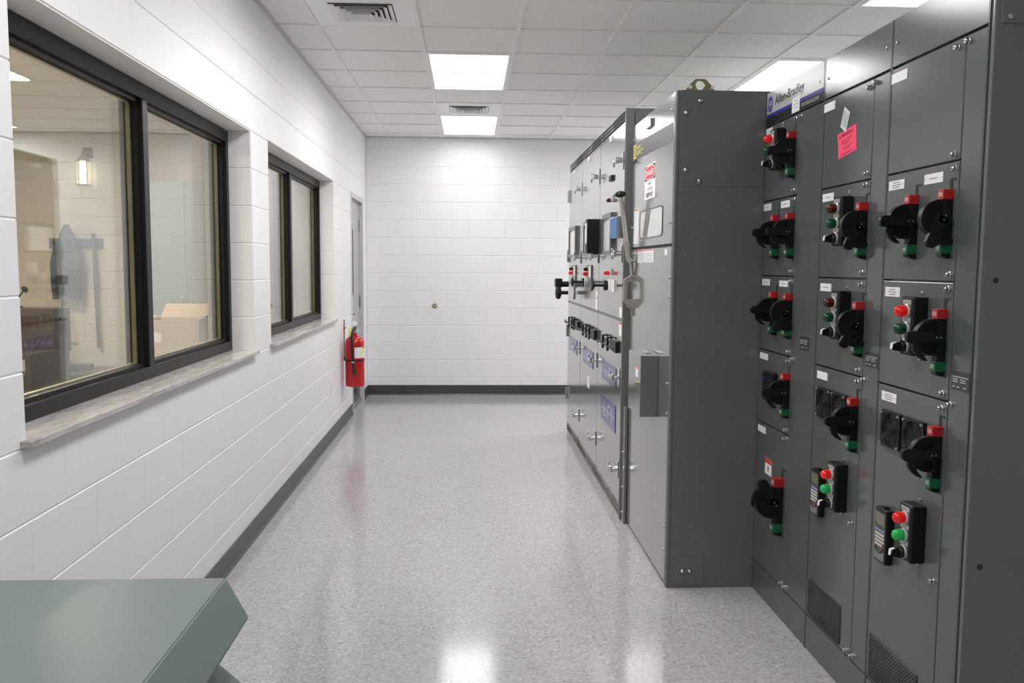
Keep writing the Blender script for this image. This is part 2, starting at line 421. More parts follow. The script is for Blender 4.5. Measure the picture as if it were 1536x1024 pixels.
def vent(cx, cy, sz, label):
    t = thing('ceiling_vent', label, 'ceiling vent', (cx, cy, H), 'ceiling air vents')
    h = T / 2 - .012
    def sq(a, z): return [(cx - a, cy - a, z), (cx + a, cy - a, z), (cx + a, cy + a, z), (cx - a, cy + a, z)]
    a0 = sz / 2
    part('panel', MB().ring_prism(sq(h, H - .008), sq(a0, H - .008), (0, 0, .0075)), 'white', t)
    part('duct_shade', MB().box(cx - a0, cx + a0, cy - a0, cy + a0, H - .0025, H - .001), 'dark', t)  # flat dark plate painted as the shade inside the vent
    n = 5
    for k in range(n):
        a = a0 - .004 - k * (a0 - .03) / n
        mb = MB(); b = a - .024; zl = H - .014 - .0045 * k
        o1, i1, o2, i2 = sq(a, zl), sq(a - .002, zl), sq(b, H - .0025), sq(b - .002, H - .0025)
        A, B, C_, D_ = mb.pts(o1), mb.pts(i1), mb.pts(o2), mb.pts(i2)
        for i in range(4):
            j = (i + 1) % 4
            mb.face([A[i], A[j], C_[j], C_[i]]); mb.face([B[i], D_[i], D_[j], B[j]]); mb.face([A[i], B[i], B[j], A[j]])
        part('louver', mb, 'white', t)
vent(GX + .5 * T + .003, GY - .5 * T + .012, .36, 'square ceiling vent at the top edge over the left wall')
vent(GX + 1.5 * T, GY + 4.5 * T, .36, 'small square ceiling vent between the two bright lights')

# ------------------------------------------------------------------ windows
def window(name, w, mull):
    y0, y1, z0, z1 = w; t = setting(name, (0, (y0 + y1) / 2, z0))
    sill = MB().box(-WT + .02, .030, y0 + .004, y1 - .004, z0 + .002, z0 + .022, 0, .003)
    sill.box(-.001, .030, y0 - .03, y0 + .005, z0 + .002, z0 + .022, 0, .003)
    part('window_sill', sill, 'marble', t)
    zb = z0 + .022; fx0, fx1, g = -.215, -.12, .046
    f = MB(); e = .003
    f.box(fx0, fx1, y0 + e, y1 - e, zb, zb + .050, 0, e); f.box(fx0, fx1, y0 + e, y1 - e, z1 - .062, z1 - .002, 0, e)
    f.box(fx0, fx1, y0 + e, y0 + g, zb + .05, z1 - .062, 0, e); f.box(fx0, fx1, y1 - g, y1 - e, zb + .05, z1 - .062, 0, e)
    f.box(fx0, fx1, mull - .028, mull + .028, zb + .05, z1 - .062, 0, e)
    part('window_frame', f, 'bronze', t)
    for (a, b) in ((y0 + g, mull - .028), (mull + .028, y1 - g)):
        zz0, zz1 = zb + .050, z1 - .062
        st = MB()       # stop bead and gasket round the pane
        for (q, wd, mm) in ((0, .014, 0),):
            st.box(-.158, -.140, a, b, zz0, zz0 + wd); st.box(-.158, -.140, a, b, zz1 - wd, zz1)
            st.box(-.158, -.140, a, a + wd, zz0 + wd, zz1 - wd); st.box(-.158, -.140, b - wd, b, zz0 + wd, zz1 - wd)
        part('glazing_bead', st, 'bronze', t)
        sp = MB()
        sp.box(-.180, -.164, a, b, zz0 + .006, zz0 + .020); sp.box(-.180, -.164, a, b, zz1 - .020, zz1 - .006)
        sp.box(-.180, -.164, a + .004, a + .020, zz0 + .02, zz1 - .02); sp.box(-.180, -.164, b - .020, b - .004, zz0 + .02, zz1 - .02)
        part('pane_spacer', sp, 'spacer', t)
        part('pane', MB().box(-.164, -.159, a, b, zz0, zz1), 'glass', t, smooth=False)
        part('pane', MB().box(-.186, -.181, a, b, zz0, zz1), 'glass', t, smooth=False)
window('window_1', W1, 3.585); window('window_2', W2, 6.405)

# ------------------------------------------------------------------ door at the far end of the left wall
y0, y1, _, z1 = D1
t = setting('door_1', (0, (y0 + y1) / 2, 0))
f = MB(); q = .05
for (a, b, c, d) in ((y0, y0 + q, 0, z1), (y1 - q, y1, 0, z1), (y0 + q, y1 - q, z1 - q, z1)):
    f.box(-WT - .005, .006, a, b, c, d, 0, .002)
f.box(-.10, -.085, y0 + q, y0 + q + .016, 0, z1 - q); f.box(-.10, -.085, y1 - q - .016, y1 - q, 0, z1 - q)
part('door_frame', f, 'framep', t)
lf = MB(); a, b = y0 + q + .003, y1 - q - .003
ly0, ly1, lz0, lz1 = a + .10, 9.06, 1.20, 1.855
for (p, r, s, u) in cut_rects(a, b, .012, z1 - q - .004, [(ly0, ly1, lz0, lz1)]): lf.box(-.082, -.036, p, r, s, u)
part('door_leaf', lf, 'doorp', t)
part('door_glass', MB().box(-.07, -.055, ly0, ly1, lz0, lz1), 'blackm', t)
fr = MB()
for (p, r, s, u) in cut_rects(ly0 - .012, ly1 + .012, lz0 - .012, lz1 + .012, [(ly0, ly1, lz0, lz1)]): fr.box(-.0359, -.030, p, r, s, u)
part('lite_frame', fr, 'blackm', t)
part('kick_plate', MB().box(-.036, -.034, a + .015, b - .015, .03, .30), 'kick', t)
part('door_sweep', MB().box(-.036, -.020, a + .005, b - .005, .012, .04, 0, .003), 'steel', t)
for z in (1.93, 1.10, .25):
    part('hinge', MB().cyl((-.026, b + .004, z - .06), (-.026, b + .004, z + .06), .009).box(-.0355, -.0335, b - .035, b, z - .06, z + .06), 'steel', t)
hd = MB().cyl((-.036, a + .06, 1.0), (-.012, a + .06, 1.0), .026).cyl((-.012, a + .06, 1.0), (.020, a + .06, 1.0), .010)
hd.tube([(.014, a + .055, 1.0), (.016, a + .10, 1.0), (.012, a + .17, .998)], .0085)
part('door_handle', hd, 'steel', t)

# ------------------------------------------------------------------ fire extinguisher, bracket, outlet, wall fitting
EX, EY = .112, 8.06
part_t = thing('fire_extinguisher', 'red fire extinguisher with black hose hung on the left wall by the door', 'fire extinguisher', (EX, EY, .37))
r = .088
prof = [(.02, .0), (.078, .0), (.086, .006), (r, .014), (r, .40), (.085, .425), (.074, .447), (.055, .463), (.032, .474), (.024, .478), (.024, .50)]
part('tank', MB().lathe(prof, (EX, EY, .37), (0, 0, 1), 0, 36), 'red', part_t)
vv = MB().cyl((EX, EY, .868), (EX, EY, .925), .017).box(EX - .02, EX + .02, EY - .025, EY + .025, .90, .93, 0, .004)
part('valve', vv, 'chrome', part_t)
ex = MB()
ex.prism([(EX - .02, EY - .015, .93), (EX + .075, EY - .015, .955), (EX + .08, EY - .015, .948), (EX + .0, EY - .015, .92)], (0, .03, 0))
ex.prism([(EX - .02, EY - .013, .915), (EX + .06, EY - .013, .885), (EX + .062, EY - .013, .878), (EX + .0, EY - .013, .905)], (0, .026, 0))
part('squeeze_handle', ex, 'chrome', part_t)
part('pressure_gauge', MB().cyl((EX + .004, EY - .02, .958), (EX + .004, EY - .05, .958), .023, seg=20), 'plate', part_t)
part('inspection_tag', MB().box(EX - .052, EX - .022, EY - .034, EY - .032, .835, .915), 'ylabel', part_t)
ho = [(EX + .01, EY - .03, .92), (EX + .008, EY - .075, .915), (EX - .008, EY - .105, .88), (EX - .014, EY - .108, .82), (EX - .012, EY - .103, .72), (EX - .006, EY - .102, .62), (EX + .0, EY - .102, .58)]
part('hose', MB().tube(ho, .0125, seg=10), 'rubber', part_t)
part('nozzle', MB().tube([(EX, EY - .102, .59), (EX + .006, EY - .103, .55), (EX + .010, EY - .106, .49)], [.012, .015, .019], seg=12), 'rubber', part_t)
part('strap', MB().lathe([(r + .0035, .238), (r + .0035, .252)], (EX, EY, .37), (0, 0, 1), 0, 36, False).lathe([(r + .001, .238), (r + .001, .252)], (EX, EY, .37), (0, 0, 1), 0, 36, False).box(EX - .016, EX + .01, EY - .120, EY - .085, .603, .618, 0, .002), 'rubber', part_t)
part('buckle', MB().box(EX - .014, EX + .012, EY - .1205, EY - .1185, .600, .612), 'chrome', part_t)
def arc_label(a0, a1, z0, z1, rr, mk, nm):
    mb = MB(); n = 14; A = []; B = []
    for i in range(n + 1):
        a = math.radians(a0 + (a1 - a0) * i / n)
        A.append((EX + rr * math.cos(a), EY + rr * math.sin(a), z0)); B.append((EX + rr * math.cos(a), EY + rr * math.sin(a), z1))
    p, q = mb.pts(A), mb.pts(B)
    for i in range(n): mb.face([p[i], p[i + 1], q[i + 1], q[i]])
    return part(nm, mb, mk, part_t)
arc_label(-84, 22, .64, .74, r + .0008, 'plate', 'label'); arc_label(-42, -30, .642, .738, r + .0014, 'ylabel', 'label_stripe')
arc_label(-28, -6, .728, .736, r + .0014, 'inkb', 'label_heading'); arc_label(-6, 20, .575, .597, r + .001, 'plate', 'small_label')
mb = MB().box(.0, .006, 8.135, 8.175, .60, .985, 0, .001).box(.004, .022, 8.09, 8.16, .905, .915).box(.0, .024, 8.148, 8.162, .60, .64)
solo('wall_hook', mb, 'rust', 'rusty steel hanger strip holding the fire extinguisher on the left wall', 'wall hanger')
t = thing('outlet_plate', 'white blank outlet plate low on the left wall before the door', 'outlet', (0, 7.34, .46))
part('cover', MB().box(.0, .006, 7.298, 7.382, .40, .525, 0, .002), 'white', t)
part('socket', MB().box(.005, .0075, 7.322, 7.358, .43, .495, 0, .001), 'plate', t)
t = thing('wall_bumper', 'small round brass wall fitting on the white back wall', 'wall fitting', (.78, YB, 1.035))
part('flange', MB().lathe([(.030, 0), (.030, .004), (.022, .012)], (.78, YB, 1.035), (0, -1, 0), 0, 24), 'brass', t)
part('knob', MB().lathe([(.014, .012), (.014, .026), (.010, .032)], (.78, YB, 1.035), (0, -1, 0), 0, 20), 'steel', t)

# ------------------------------------------------------------------ motor control cabinets
XM = 2.511; MH = 2.277; XB = XM + .508
EXN = (0, -1, 0); EYN = (0, 0, 1)      # reading directions on the faces that look towards the left wall
def latch_mesh():
    mb = MB(); mb.lathe([(.0095, 0), (.0095, .003), (.0072, .0045), (.0072, .012), (.0055, .014)], (0, 0, 0), (-1, 0, 0), 0, 14)
    mb.box(-.0150, -.0135, -.0055, .0055, -.001, .001, 1)
    return mb.mesh('latch', ['bolt', 'dark'])
LATCH = latch_mesh()
SCREW = MB().lathe([(.0055, 0), (.005, .003), (.002, .0045)], (0, 0, 0), (-1, 0, 0), 0, 12).mesh('screw', ['bolt'])
HANDLE_CACHE = {}
def handle_meshes(s, ang, big=False):
    key = (s, ang)
    if key in HANDLE_CACHE: return HANDLE_CACHE[key]
    R = {}
    def bx(mb, u0, u1, y0, y1, z0, z1, m=0, bev=.0015): return mb.box(-u1 * s, -u0 * s, y0 * s, y1 * s, z0 * s, z1 * s, m, bev)
    mb = MB()
    bx(mb, 0, .026, -.013, .013, -.097, .062); bx(mb, 0, .018, -.010, .010, -.101, .0)
    # guard disc: a rimmed half disc that stands out from the door
    c = Vector((-.036 * s, 0, .008 * s)); n = 28; out = []; inn = []
    for i in range(n + 1):
        a = math.radians(-118 + 236 * i / n)
        out.append(c + Vector((-.051 * s * math.cos(a), 0, .051 * s * math.sin(a)))); inn.append(c + Vector((-.043 * s * math.cos(a), 0, .043 * s * math.sin(a))))
    mb.prism([o + Vector((0, -.004 * s, 0)) for o in inn], (0, .012 * s, 0))
    for i in range(n):
        q = [out[i], out[i + 1], inn[i + 1], inn[i]]
        mb.prism([p + Vector((0, -.010 * s, 0)) for p in q], (0, .022 * s, 0))
    R['guard'] = mb.mesh('handle_guard', ['black'])
    # lever, swinging in the plane of the disc
    mb = MB(); hub = Vector((-.030 * s, 0, .009 * s)); a = math.radians(ang)
    d = Vector((-math.cos(a), 0, math.sin(a))); nn = Vector((-math.sin(a), 0, -math.cos(a)))
    if ang < -20 or ang > 20: nn = nn if nn.z < 0 or ang > 20 else nn
    def LP(l, w): return hub + d * (l * s) + nn * (w * s)
    mb.lathe([(.017 * s, -.026 * s), (.017 * s, .010 * s)], hub, (0, 1, 0), 0, 22)
    prof = [(-.004, -.016), (.03, -.0155), (.066, -.017), (.078, -.016), (.086, -.011), (.0885, -.002), (.087, .009), (.080, .016), (.066, .018), (.05, .0165), (.03, .0155), (-.004, .016)]
    bm_ = MB(); base = [LP(l, w) + Vector((0, -.026 * s, 0)) for l, w in prof]
    bm = bmesh.new(); vs = [bm.verts.new(p) for p in base]; fc = bm.faces.new(vs)
    ex_ = bmesh.ops.extrude_face_region(bm, geom=[fc])
    for v in ex_['geom']:
        if isinstance(v, bmesh.types.BMVert): v.co += Vector((0, .022 * s, 0))
    bmesh.ops.bevel(bm, geom=[e for e in bm.edges if abs((e.verts[0].co - e.verts[1].co).y) < 1e-6], offset=.0035 * s, segments=2, affect='EDGES')
    bm.verts.index_update(); mb.bm_add(bm, 0)
    # curved release hook trailing the grip
    hk = [(.052, .010), (.058, .022), (.057, .036), (.049, .050), (.037, .061), (.028, .066)]
    wd = [.010, .0105, .0095, .0075, .0055, .003]
    up = [LP(l + w_, w) for (l, w), w_ in zip(hk, wd)]; lo = [LP(l - w_, w - w_ * .5) for (l, w), w_ in zip(hk, wd)]
    mb.prism([p + Vector((0, -.020 * s, 0)) for p in up + lo[::-1]], (0, .014 * s, 0))
    for k in (-.006, .006): mb.lathe([(.0032 * s, -.0265 * s), (.0028 * s, -.0285 * s)], hub + d * (k * s), (0, 1, 0), 1, 10)
    R['lever'] = mb.mesh('handle_lever', ['black', 'bolt'])
    for nm, z0, z1, mk, wd_ in (('on_marker', .060, .087, 'redm', 'ON'), ('off_marker', -.0885, -.0605, 'greenm', 'OFF')):
        mb = MB(); bx(mb, 0, .031, -.0145, .0145, z0, z1, 0)
        mb.text(wd_, (-.0312 * s, .010 * s, (z0 + .008) * s), EXN, EYN, .020 * s, .012 * s, 1)
        R[nm] = mb.mesh(nm, [mk, 'plate'])
    mb = MB(); mb.prism([(-.0003 * s, y * s, z * s) for y, z in ((.008, -.104), (-.022, -.104), (-.022, -.098), (-.006, -.098), (-.006, .112), (-.022, .112), (-.022, .118), (.008, .118))], (-.0008 * s, 0, 0))
    R['slot'] = mb.mesh('handle_slot_shade', ['dark'])  # flat dark strip painted as the shade of the handle recess
    HANDLE_CACHE[key] = R; return R
def handle(door, y, z, ang, s=1.0):
    R = handle_meshes(s, ang); p = (XM, y, z)
    place('handle_slot_shade', R['slot'], p, door); place('handle_guard', R['guard'], p, door); place('handle_lever', R['lever'], p, door)
    place('on_marker', R['on_marker'], p, door, 'red marker reading ON'); place('off_marker', R['off_marker'], p, door, 'green marker reading OFF')

def pilot_meshes():
    R = {}; w, h, d = .074, .172, .044
    mb = MB().box(-d, 0, -w / 2, w / 2, -h / 2, h / 2, 0, .006, 3)
    mb.box(-d - .001, -d + .001, -w / 2 + .012, w / 2 - .014, -h / 2 + .012, h / 2 - .010, 1)
    R['box'] = mb.mesh('pilot_box', ['black', 'keypanel'])
    mb = MB()
    for z in (.058, .006, -.044):
        mb.box(-d - .0025, -d, -.024, .022, z - .006 + .012, z + .006 + .013, 0)
        mb.lathe([(.021, 0), (.021, .004), (.017, .007)], (-d, 0, z - .014), (-1, 0, 0), 0, 20)
    for z in (.065, .013, -.037): mb.box(-d - .003, -d - .0024, -.012, .012, z + .004, z + .006, 1)
    R['legend'] = mb.mesh('legend_plate', ['legend', 'ink'])
    for nm, z in (('upper', .044), ('lower', -.008)):
        mb = MB().lathe([(.0165, .004), (.0175, .016), (.0165, .026), (.0125, .034), (.006, .038)], (-d, 0, z), (-1, 0, 0), 0, 18)
        R[nm] = mb
    mb = MB().lathe([(.018, .004), (.018, .014), (.015, .018)], (-d, 0, -.060), (-1, 0, 0), 0, 20)
    mb.prism([(-d - .016, .005, -.046), (-d - .042, .005, -.052), (-d - .044, .005, -.070), (-d - .016, .005, -.076)], (0, -.010, 0), 0)
    mb.prism([(-d - .030, .0055, -.0475), (-d - .0425, .0055, -.051), (-d - .0445, .0055, -.068), (-d - .0425, .0055, -.068), (-d - .040, .0055, -.053)], (0, -.011, 0), 1)
    R['selector'] = mb.mesh('selector_switch', ['black', 'plate'])
    for nm, ks in (('redoff', 'upper'), ('redon', 'upper'), ('greenoff', 'lower'), ('greenon', 'lower')):
        R[nm] = R[ks].mesh('lamp', [nm])
    return R
PIL = pilot_meshes()
def pilot(door, yn, z, ron, gon):        # yn: edge nearest the camera
    p = (XM, yn + .037, z)
    place('pilot_box', PIL['box'], p, door); place('legend_plate', PIL['legend'], p, door)
    place('red_lamp', PIL['redon' if ron else 'redoff'], p, door, 'lit red lamp' if ron else 'unlit red lamp')
    place('green_lamp', PIL['greenon' if gon else 'greenoff'], p, door, 'lit green lamp' if gon else 'unlit green lamp')
    place('selector_switch', PIL['selector'], p, door)
    for dz in (.098, -.098): place('screw', SCREW, (XM, yn + .037, z + dz), door)
def keypad_meshes():
    R = {}; w, h, d = .078, .175, .026
    mb = MB().box(-d, 0, -w / 2, w / 2, -h / 2, h / 2, 0, .005, 3).box(-d * .8, -.004, -.012, .004, h / 2 - .002, h / 2 + .006, 0, .002)
    R['body'] = mb.mesh('keypad_body', ['black'])
    mb = MB().box(-d - .0008, -d, -w / 2 + .006, w / 2 - .006, -h / 2 + .006, h / 2 - .012, 0); R['face'] = mb.mesh('keypad_face', ['keypanel'])
    R['screen'] = MB().box(-d - .0016, -d, -.028, .028, .034, .072).mesh('display', ['screen'])
    mb = MB()
    for i in range(5):
        y = .0235 - i * .0118
        mb.box(-d - .0026, -d, y - .0042, y + .0042, .0135, .0195, 1)
        for j in range(4):
            z = .004 - j * .0115
            mb.box(-d - .0026, -d, y - .0042, y + .0042, z - .0033, z + .0033, 2 if (j == 3 and i == 4) else 0)
    R['keys'] = mb.mesh('keys', ['keyw', 'keyb', 'redm'])
    mb = MB().box(-d - .0014, -d, -w / 2 + .009, w / 2 - .009, -h / 2 + .009, -.052)
    mb.tube([(-d - .001, .024 * math.cos(a), -.038 - .018 * math.sin(a)) for a in [PI * k / 12 for k in range(13)]], .0022, 1)
    R['blank'] = mb.mesh('lower_cover', ['keyblank', 'black'])
    return R
KEY = keypad_meshes()
def keypad(door, yn, z):
    p = (XM, yn + .039, z)
    for nm, k in (('keypad_body', 'body'), ('keypad_face', 'face'), ('display', 'screen'), ('keys', 'keys'), ('lower_cover', 'blank')): place(nm, KEY[k], p, door)
def fan_mesh():
    w, h = .060, .0565; R = {}
    mb = MB(); n = 32
    ci = [(-.012, .051 * math.cos(2 * PI * k / n), .051 * math.sin(2 * PI * k / n)) for k in range(n)]
    so = []
    for k in range(n):
        c, s_ = math.cos(2 * PI * k / n), math.sin(2 * PI * k / n); q = max(abs(c), abs(s_)); so.append((-.012, w * c / q, h * s_ / q))
    mb.ring_prism(so, ci, (.0115, 0, 0)); R['frame'] = mb.mesh('fan_frame', ['blackm'])
    mb = MB().cyl((-.002, 0, 0), (-.009, 0, 0), .017)
    for k in range(7):
        a = 2 * PI * k / 7; e = Vector((0, math.cos(a), math.sin(a))); t_ = Vector((0, -math.sin(a), math.cos(a)))
        P = [e * .016 + t_ * -.006 + Vector((-.003, 0, 0)), e * .049 + t_ * -.013 + Vector((-.003, 0, 0)), e * .049 + t_ * .009 + Vector((-.008, 0, 0)), e * .016 + t_ * .006 + Vector((-.008, 0, 0))]
        mb.prism(P, (-.001, 0, 0))
    R['blades'] = mb.mesh('fan_blades', ['fanhub'])
    mb = MB()
    for rr in (.012, .020, .028, .036, .044, .051): mb.torus((-.014, 0, 0), (1, 0, 0), rr, .0012, 0)
    for a in (PI / 4, 3 * PI / 4):
        e = Vector((0, math.cos(a), math.sin(a))); mb.tube([Vector((-.014, 0, 0)) - e * .068, Vector((-.014, 0, 0)) + e * .068], .0012)
    R['grille'] = mb.mesh('fan_grille', ['black'])
    mb = MB()
    for a in (-1, 1):
        for b in (-1, 1): mb.lathe([(.005, .0), (.004, .004)], (-.0125, a * .052, b * .049), (-1, 0, 0), 0, 10)
    R['screws'] = mb.mesh('fan_screws', ['bolt']); return R
FAN = fan_mesh()
def fan(door, y, z):
    for nm, k in (('fan_frame', 'frame'), ('fan_blades', 'blades'), ('fan_grille', 'grille'), ('fan_screws', 'screws')): place(nm, FAN[k], (XM, y, z), door)
def label_plate(door, yl, yr, z0, z1, lines=1, xf=XM):
    mb = MB().box(xf - .0018, xf, yr, yl, z0, z1, 0, .0004)
    h = z1 - z0
    for i in range(lines):
        zc = z0 + h * (i + 1) / (lines + 1); ww = (yl - yr) * (.30 if i % 2 else .22); yc = (yl + yr) / 2
        mb.box(xf - .0021, xf - .0017, yc - ww, yc + ww, zc - h * .045, zc + h * .045, 1)
    for y in (yl - .005, yr + .005): mb.lathe([(.0018, 0), (.0015, .0012)], (xf - .0018, y, (z0 + z1) / 2), (-1, 0, 0), 2, 8)
    part('label_plate', mb, ['plate', 'ink', 'bolt'], door)
def rating_plate(par, yl, yr, z0, z1):
    mb = MB().box(XM - .0018, XM, yr, yl, z0, z1, 0); w = yl - yr; h = z1 - z0
    mb.box(XM - .0021, XM - .0017, yr + .05 * w, yl - .05 * w, z0 + .68 * h, z0 + .74 * h, 1)
    for zz in (.42, .54):
        for a, b in ((.08, .36), (.5, .80)): mb.box(XM - .0021, XM - .0017, yl - b * w, yl - a * w, z0 + zz * h, z0 + (zz + .06) * h, 1)
    for a, b in ((.08, .2), (.32, .46), (.70, .86)): mb.box(XM - .0021, XM - .0017, yl - b * w, yl - a * w, z0 + .14 * h, z0 + .21 * h, 1)
    part('rating_plate', mb, ['npl', 'silver'], par)
def lattice(par, y0, y1, z0, z1):
    mb = MB().box(XM - .0006, XM + .0002, y0, y1, z0, z1, 0)
    p = .0135; w = .0030; W_, H_ = y1 - y0, z1 - z0
    for sg in (1, -1):
        c = -H_ if sg > 0 else 0
        k = 0
        while True:
            u = (-H_ + k * p) if sg > 0 else (k * p)
            if u > W_ + (0 if sg > 0 else H_): break
            # line: y = u + sg*v
            va, vb = 0.0, H_
            if sg > 0: va, vb = max(0, -u), min(H_, W_ - u)
            else: va, vb = max(0, u - W_), min(H_, u)
            if vb - va > .004:
                a = Vector((XM - .0022, y0 + u + sg * va, z0 + va)); b = Vector((XM - .0022, y0 + u + sg * vb, z0 + vb))
                d = (b - a).normalized(); nrm = Vector((0, -d.z, d.y)) * w
                mb.prism([a - nrm, b - nrm, b + nrm, a + nrm], (-.0009, 0, 0), 1)
            k += 1
    part('vent_grille', mb, ['dark', 'mcc'], par)
ZD = [2.125, 1.795, 1.463, 1.130, .800, .138]
def door(root, y0, y1, zt, zb, name='unit_door'):
    return part(name, MB().box(XM, XM + .016, y0, y1, zb + .0022, zt - .0022, 0, .003), 'mcc', root)
def latches(d, pts):
    for (y, z) in pts: place('latch', LATCH, (XM, y, z), d)
def cabinet(label, y0, y1, yd, group):
    root = thing('motor_control_cabinet', label, 'electrical cabinet', (XM + .25, (y0 + y1) / 2, 0), group)
    mb = MB().box(XM + .0165, XB, y0 + .0015, y1 - .0015, .0, MH - .003, 0, .002)
    mb.box(XM - .0005, XM + .0165, y0 + .001, y0 + .0035, .0, MH, 0); mb.box(XM + .0, XM + .0165, y1 - .0035, y1 - .001, .0, MH, 0)
    part('body', mb, 'mcc', root)
    part('wireway_door', MB().box(XM, XM + .016, y0 + .005, yd - .0035, .140, 2.1225, 0, .003), 'mcc', root)
    part('base_panel', MB().box(XM + .001, XM + .016, y0 + .005, y1 - .005, .004, .135, 0, .002), 'mcc', root)
    return root
def top_panel(root, y0, y1):
    p = part('top_panel', MB().box(XM, XM + .016, y0 + .005, y1 - .005, 2.129, MH, 0, .002), 'mcc', root)
    for (y, z) in ((y0 + .035, 2.20), (y1 - .03, 2.20)): place('screw', SCREW, (XM, y, z), p)
    return p
GRP = 'motor control cabinets in the right row'
# --- nearest cabinet
y0, y1, yd = 2.207, 2.723, 2.312
c3 = cabinet('nearest dark grey motor control cabinet, two black handles side by side on one door', y0, y1, yd, GRP)
top_panel(c3, y0, y1)
wd = [o for o in c3.children if o.name.startswith('wireway_door')][0]
latches(wd, [(y0 + .088, 2.105), (y0 + .088, 1.125)])
d = door(c3, yd, y1 - .005, ZD[0], ZD[1]); label_plate(d, 2.717, 2.620, 2.076, 2.107, 0); latches(d, [(2.345, 2.100), (2.338, 1.812)])
d = door(c3, yd, y1 - .005, ZD[1], ZD[2]); label_plate(d, 2.704, 2.607, 1.744, 1.773, 3); label_plate(d, 2.490, 2.390, 1.743, 1.772, 1)
handle(d, 2.346, 1.630, -66); handle(d, 2.531, 1.630, 0); latches(d, [(2.328, 1.773), (2.332, 1.483)])
d = door(c3, yd, y1 - .005, ZD[2], ZD[3]); label_plate(d, 2.698, 2.604, 1.411, 1.441, 3)
pilot(d, 2.435, 1.331, True, False); handle(d, 2.346, 1.300, 0); latches(d, [(2.335, 1.443), (2.336, 1.150)])
d = door(c3, yd, y1 - .005, ZD[3], ZD[5]); label_plate(d, 2.691, 2.596, 1.079, 1.108, 3)
fan(d, 2.609, .9945); fan(d, 2.471, .9945); handle(d, 2.341, .969, 0)
keypad(d, 2.5725, .655); pilot(d, 2.389, .724, True, True); lattice(d, 2.396, 2.700, .150, .296); latches(d, [(2.337, 1.108), (2.337, .608)])
rating_plate(wd, 2.295, 2.211, 1.170, 1.221)
# its end panel
ep = MB().box(XM + .004, XB - .002, y0 - .014, y0 + .001, .002, MH - .002, 0, .003)
pe = part('end_panel', ep, 'swside', c3)
part('cover_plate', MB().box(XM + .021, XB - .02, y0 - .0165, y0 - .013, 2.124, MH - .012, 0, .001), 'swside', pe)
SCREWY = MB().lathe([(.0075, 0), (.007, .003), (.003, .006)], (0, 0, 0), (0, -1, 0), 0, 14).mesh('screw', ['bolt'])
HOLEY = MB().lathe([(.008, 0), (.008, .001)], (0, 0, 0), (0, -1, 0), 0, 16).mesh('bolt_hole', ['dark'])
for (x, z) in ((XM + .042, 2.140), (XB - .05, 2.14)): place('screw', SCREWY, (x, y0 - .0165, z), pe)
for (x, z) in ((XM + .044, 1.470), (XM + .044, .700), (XB - .06, 1.47), (XB - .06, .70)): place('bolt_hole', HOLEY, (x, y0 - .0135, z), pe)
# --- middle cabinet
y0, y1, yd = 2.723, 3.240, 2.837
c2 = cabinet('middle dark grey motor control cabinet with the pink notice on its top door', y0, y1, yd, GRP)
top_panel(c2, y0, y1)
wd = [o for o in c2.children if o.name.startswith('wireway_door')][0]
latches(wd, [(y0 + .098, 2.105), (y0 + .098, 1.125), (y0 + .10, .158)])
d = door(c2, yd, y1 - .005, ZD[0], ZD[1]); label_plate(d, 3.236, 3.141, 2.078, 2.109, 0); latches(d, [(2.868, 2.098), (2.862, 1.815)])
d = door(c2, yd, y1 - .005, ZD[1], ZD[2]); label_plate(d, 3.221, 3.122, 1.746, 1.775, 1)
pilot(d, 2.953, 1.663, False, False); handle(d, 2.858, 1.632, -62); latches(d, [(2.864, 1.777), (2.864, 1.484)]); place('screw', SCREW, (XM, 2.99, 1.767), d)
d = door(c2, yd, y1 - .005, ZD[2], ZD[3]); label_plate(d, 3.211, 3.113, 1.413, 1.442, 1)
pilot(d, 2.945, 1.334, False, False); handle(d, 2.853, 1.300, -58); latches(d, [(2.866, 1.443), (2.862, 1.152)])
d = door(c2, yd, y1 - .005, ZD[3], ZD[5]); label_plate(d, 3.210, 3.116, 1.081, 1.110, 0)
fan(d, 3.128, .996); fan(d, 2.996, .996); handle(d, 2.866, .969, 0)
keypad(d, 3.095, .655); pilot(d, 2.912, .725, True, True); lattice(d, 2.924, 3.216, .150, .292); latches(d, [(2.864, 1.112), (2.868, .615), (2.868, .158)])
rating_plate(wd, 2.818, 2.7275, 1.173, 1.221)
# --- farthest cabinet
y0, y1, yd = 3.240, 3.882, 3.484
c1 = cabinet('farthest dark grey motor control cabinet, silver and blue maker plate across its top', y0, y1, yd, GRP)
tp = MB().box(XM, XM + .016, y0 + .005, y1 - .005, 2.129, MH, 0, .002)
tp.box(XM - .001, XM, y0 + .010, y1 - .006, 2.178, MH - .004, 1); tp.box(XM - .001, XM, y0 + .010, y1 - .006, 2.164, 2.178, 2); tp.box(XM - .001, XM, y0 + .010, y1 - .006, 2.132, 2.164, 3)
tp.text('Allen-Bradley', (XM - .001, 3.775, 2.194), EXN, EYN, .335, .050, 3, bold=.012, shear=.12)
tp.prism([(XM - .0012, 3.830 + .030 * math.cos(2 * PI * k / 28), 2.219 + .034 * math.sin(2 * PI * k / 28)) for k in range(28)], (-.0006, 0, 0), 4)
tp.text('AB', (XM - .0019, 3.853, 2.211), EXN, EYN, .046, .025, 1, bold=.03)
tp.box(XM - .0020, XM - .0017, 3.812, 3.848, 2.204, 2.206, 1)
tp.text('QUALITY', (XM - .0019, 3.845, 2.193), EXN, EYN, .030, .006, 1)
tp.text('CENTERLINE 2100', (XM - .0012, 3.468, 2.142), EXN, EYN, .175, .014, 1, bold=.012)
tpo = part('top_panel', tp, ['mcc', 'silver', 'bluep', 'blackm', 'logo'], c1, 'silver, blue and black maker plate')
for (y, z) in ((3.288, 2.205), (3.868, 2.20)): place('screw', SCREW, (XM, y, z), tpo)
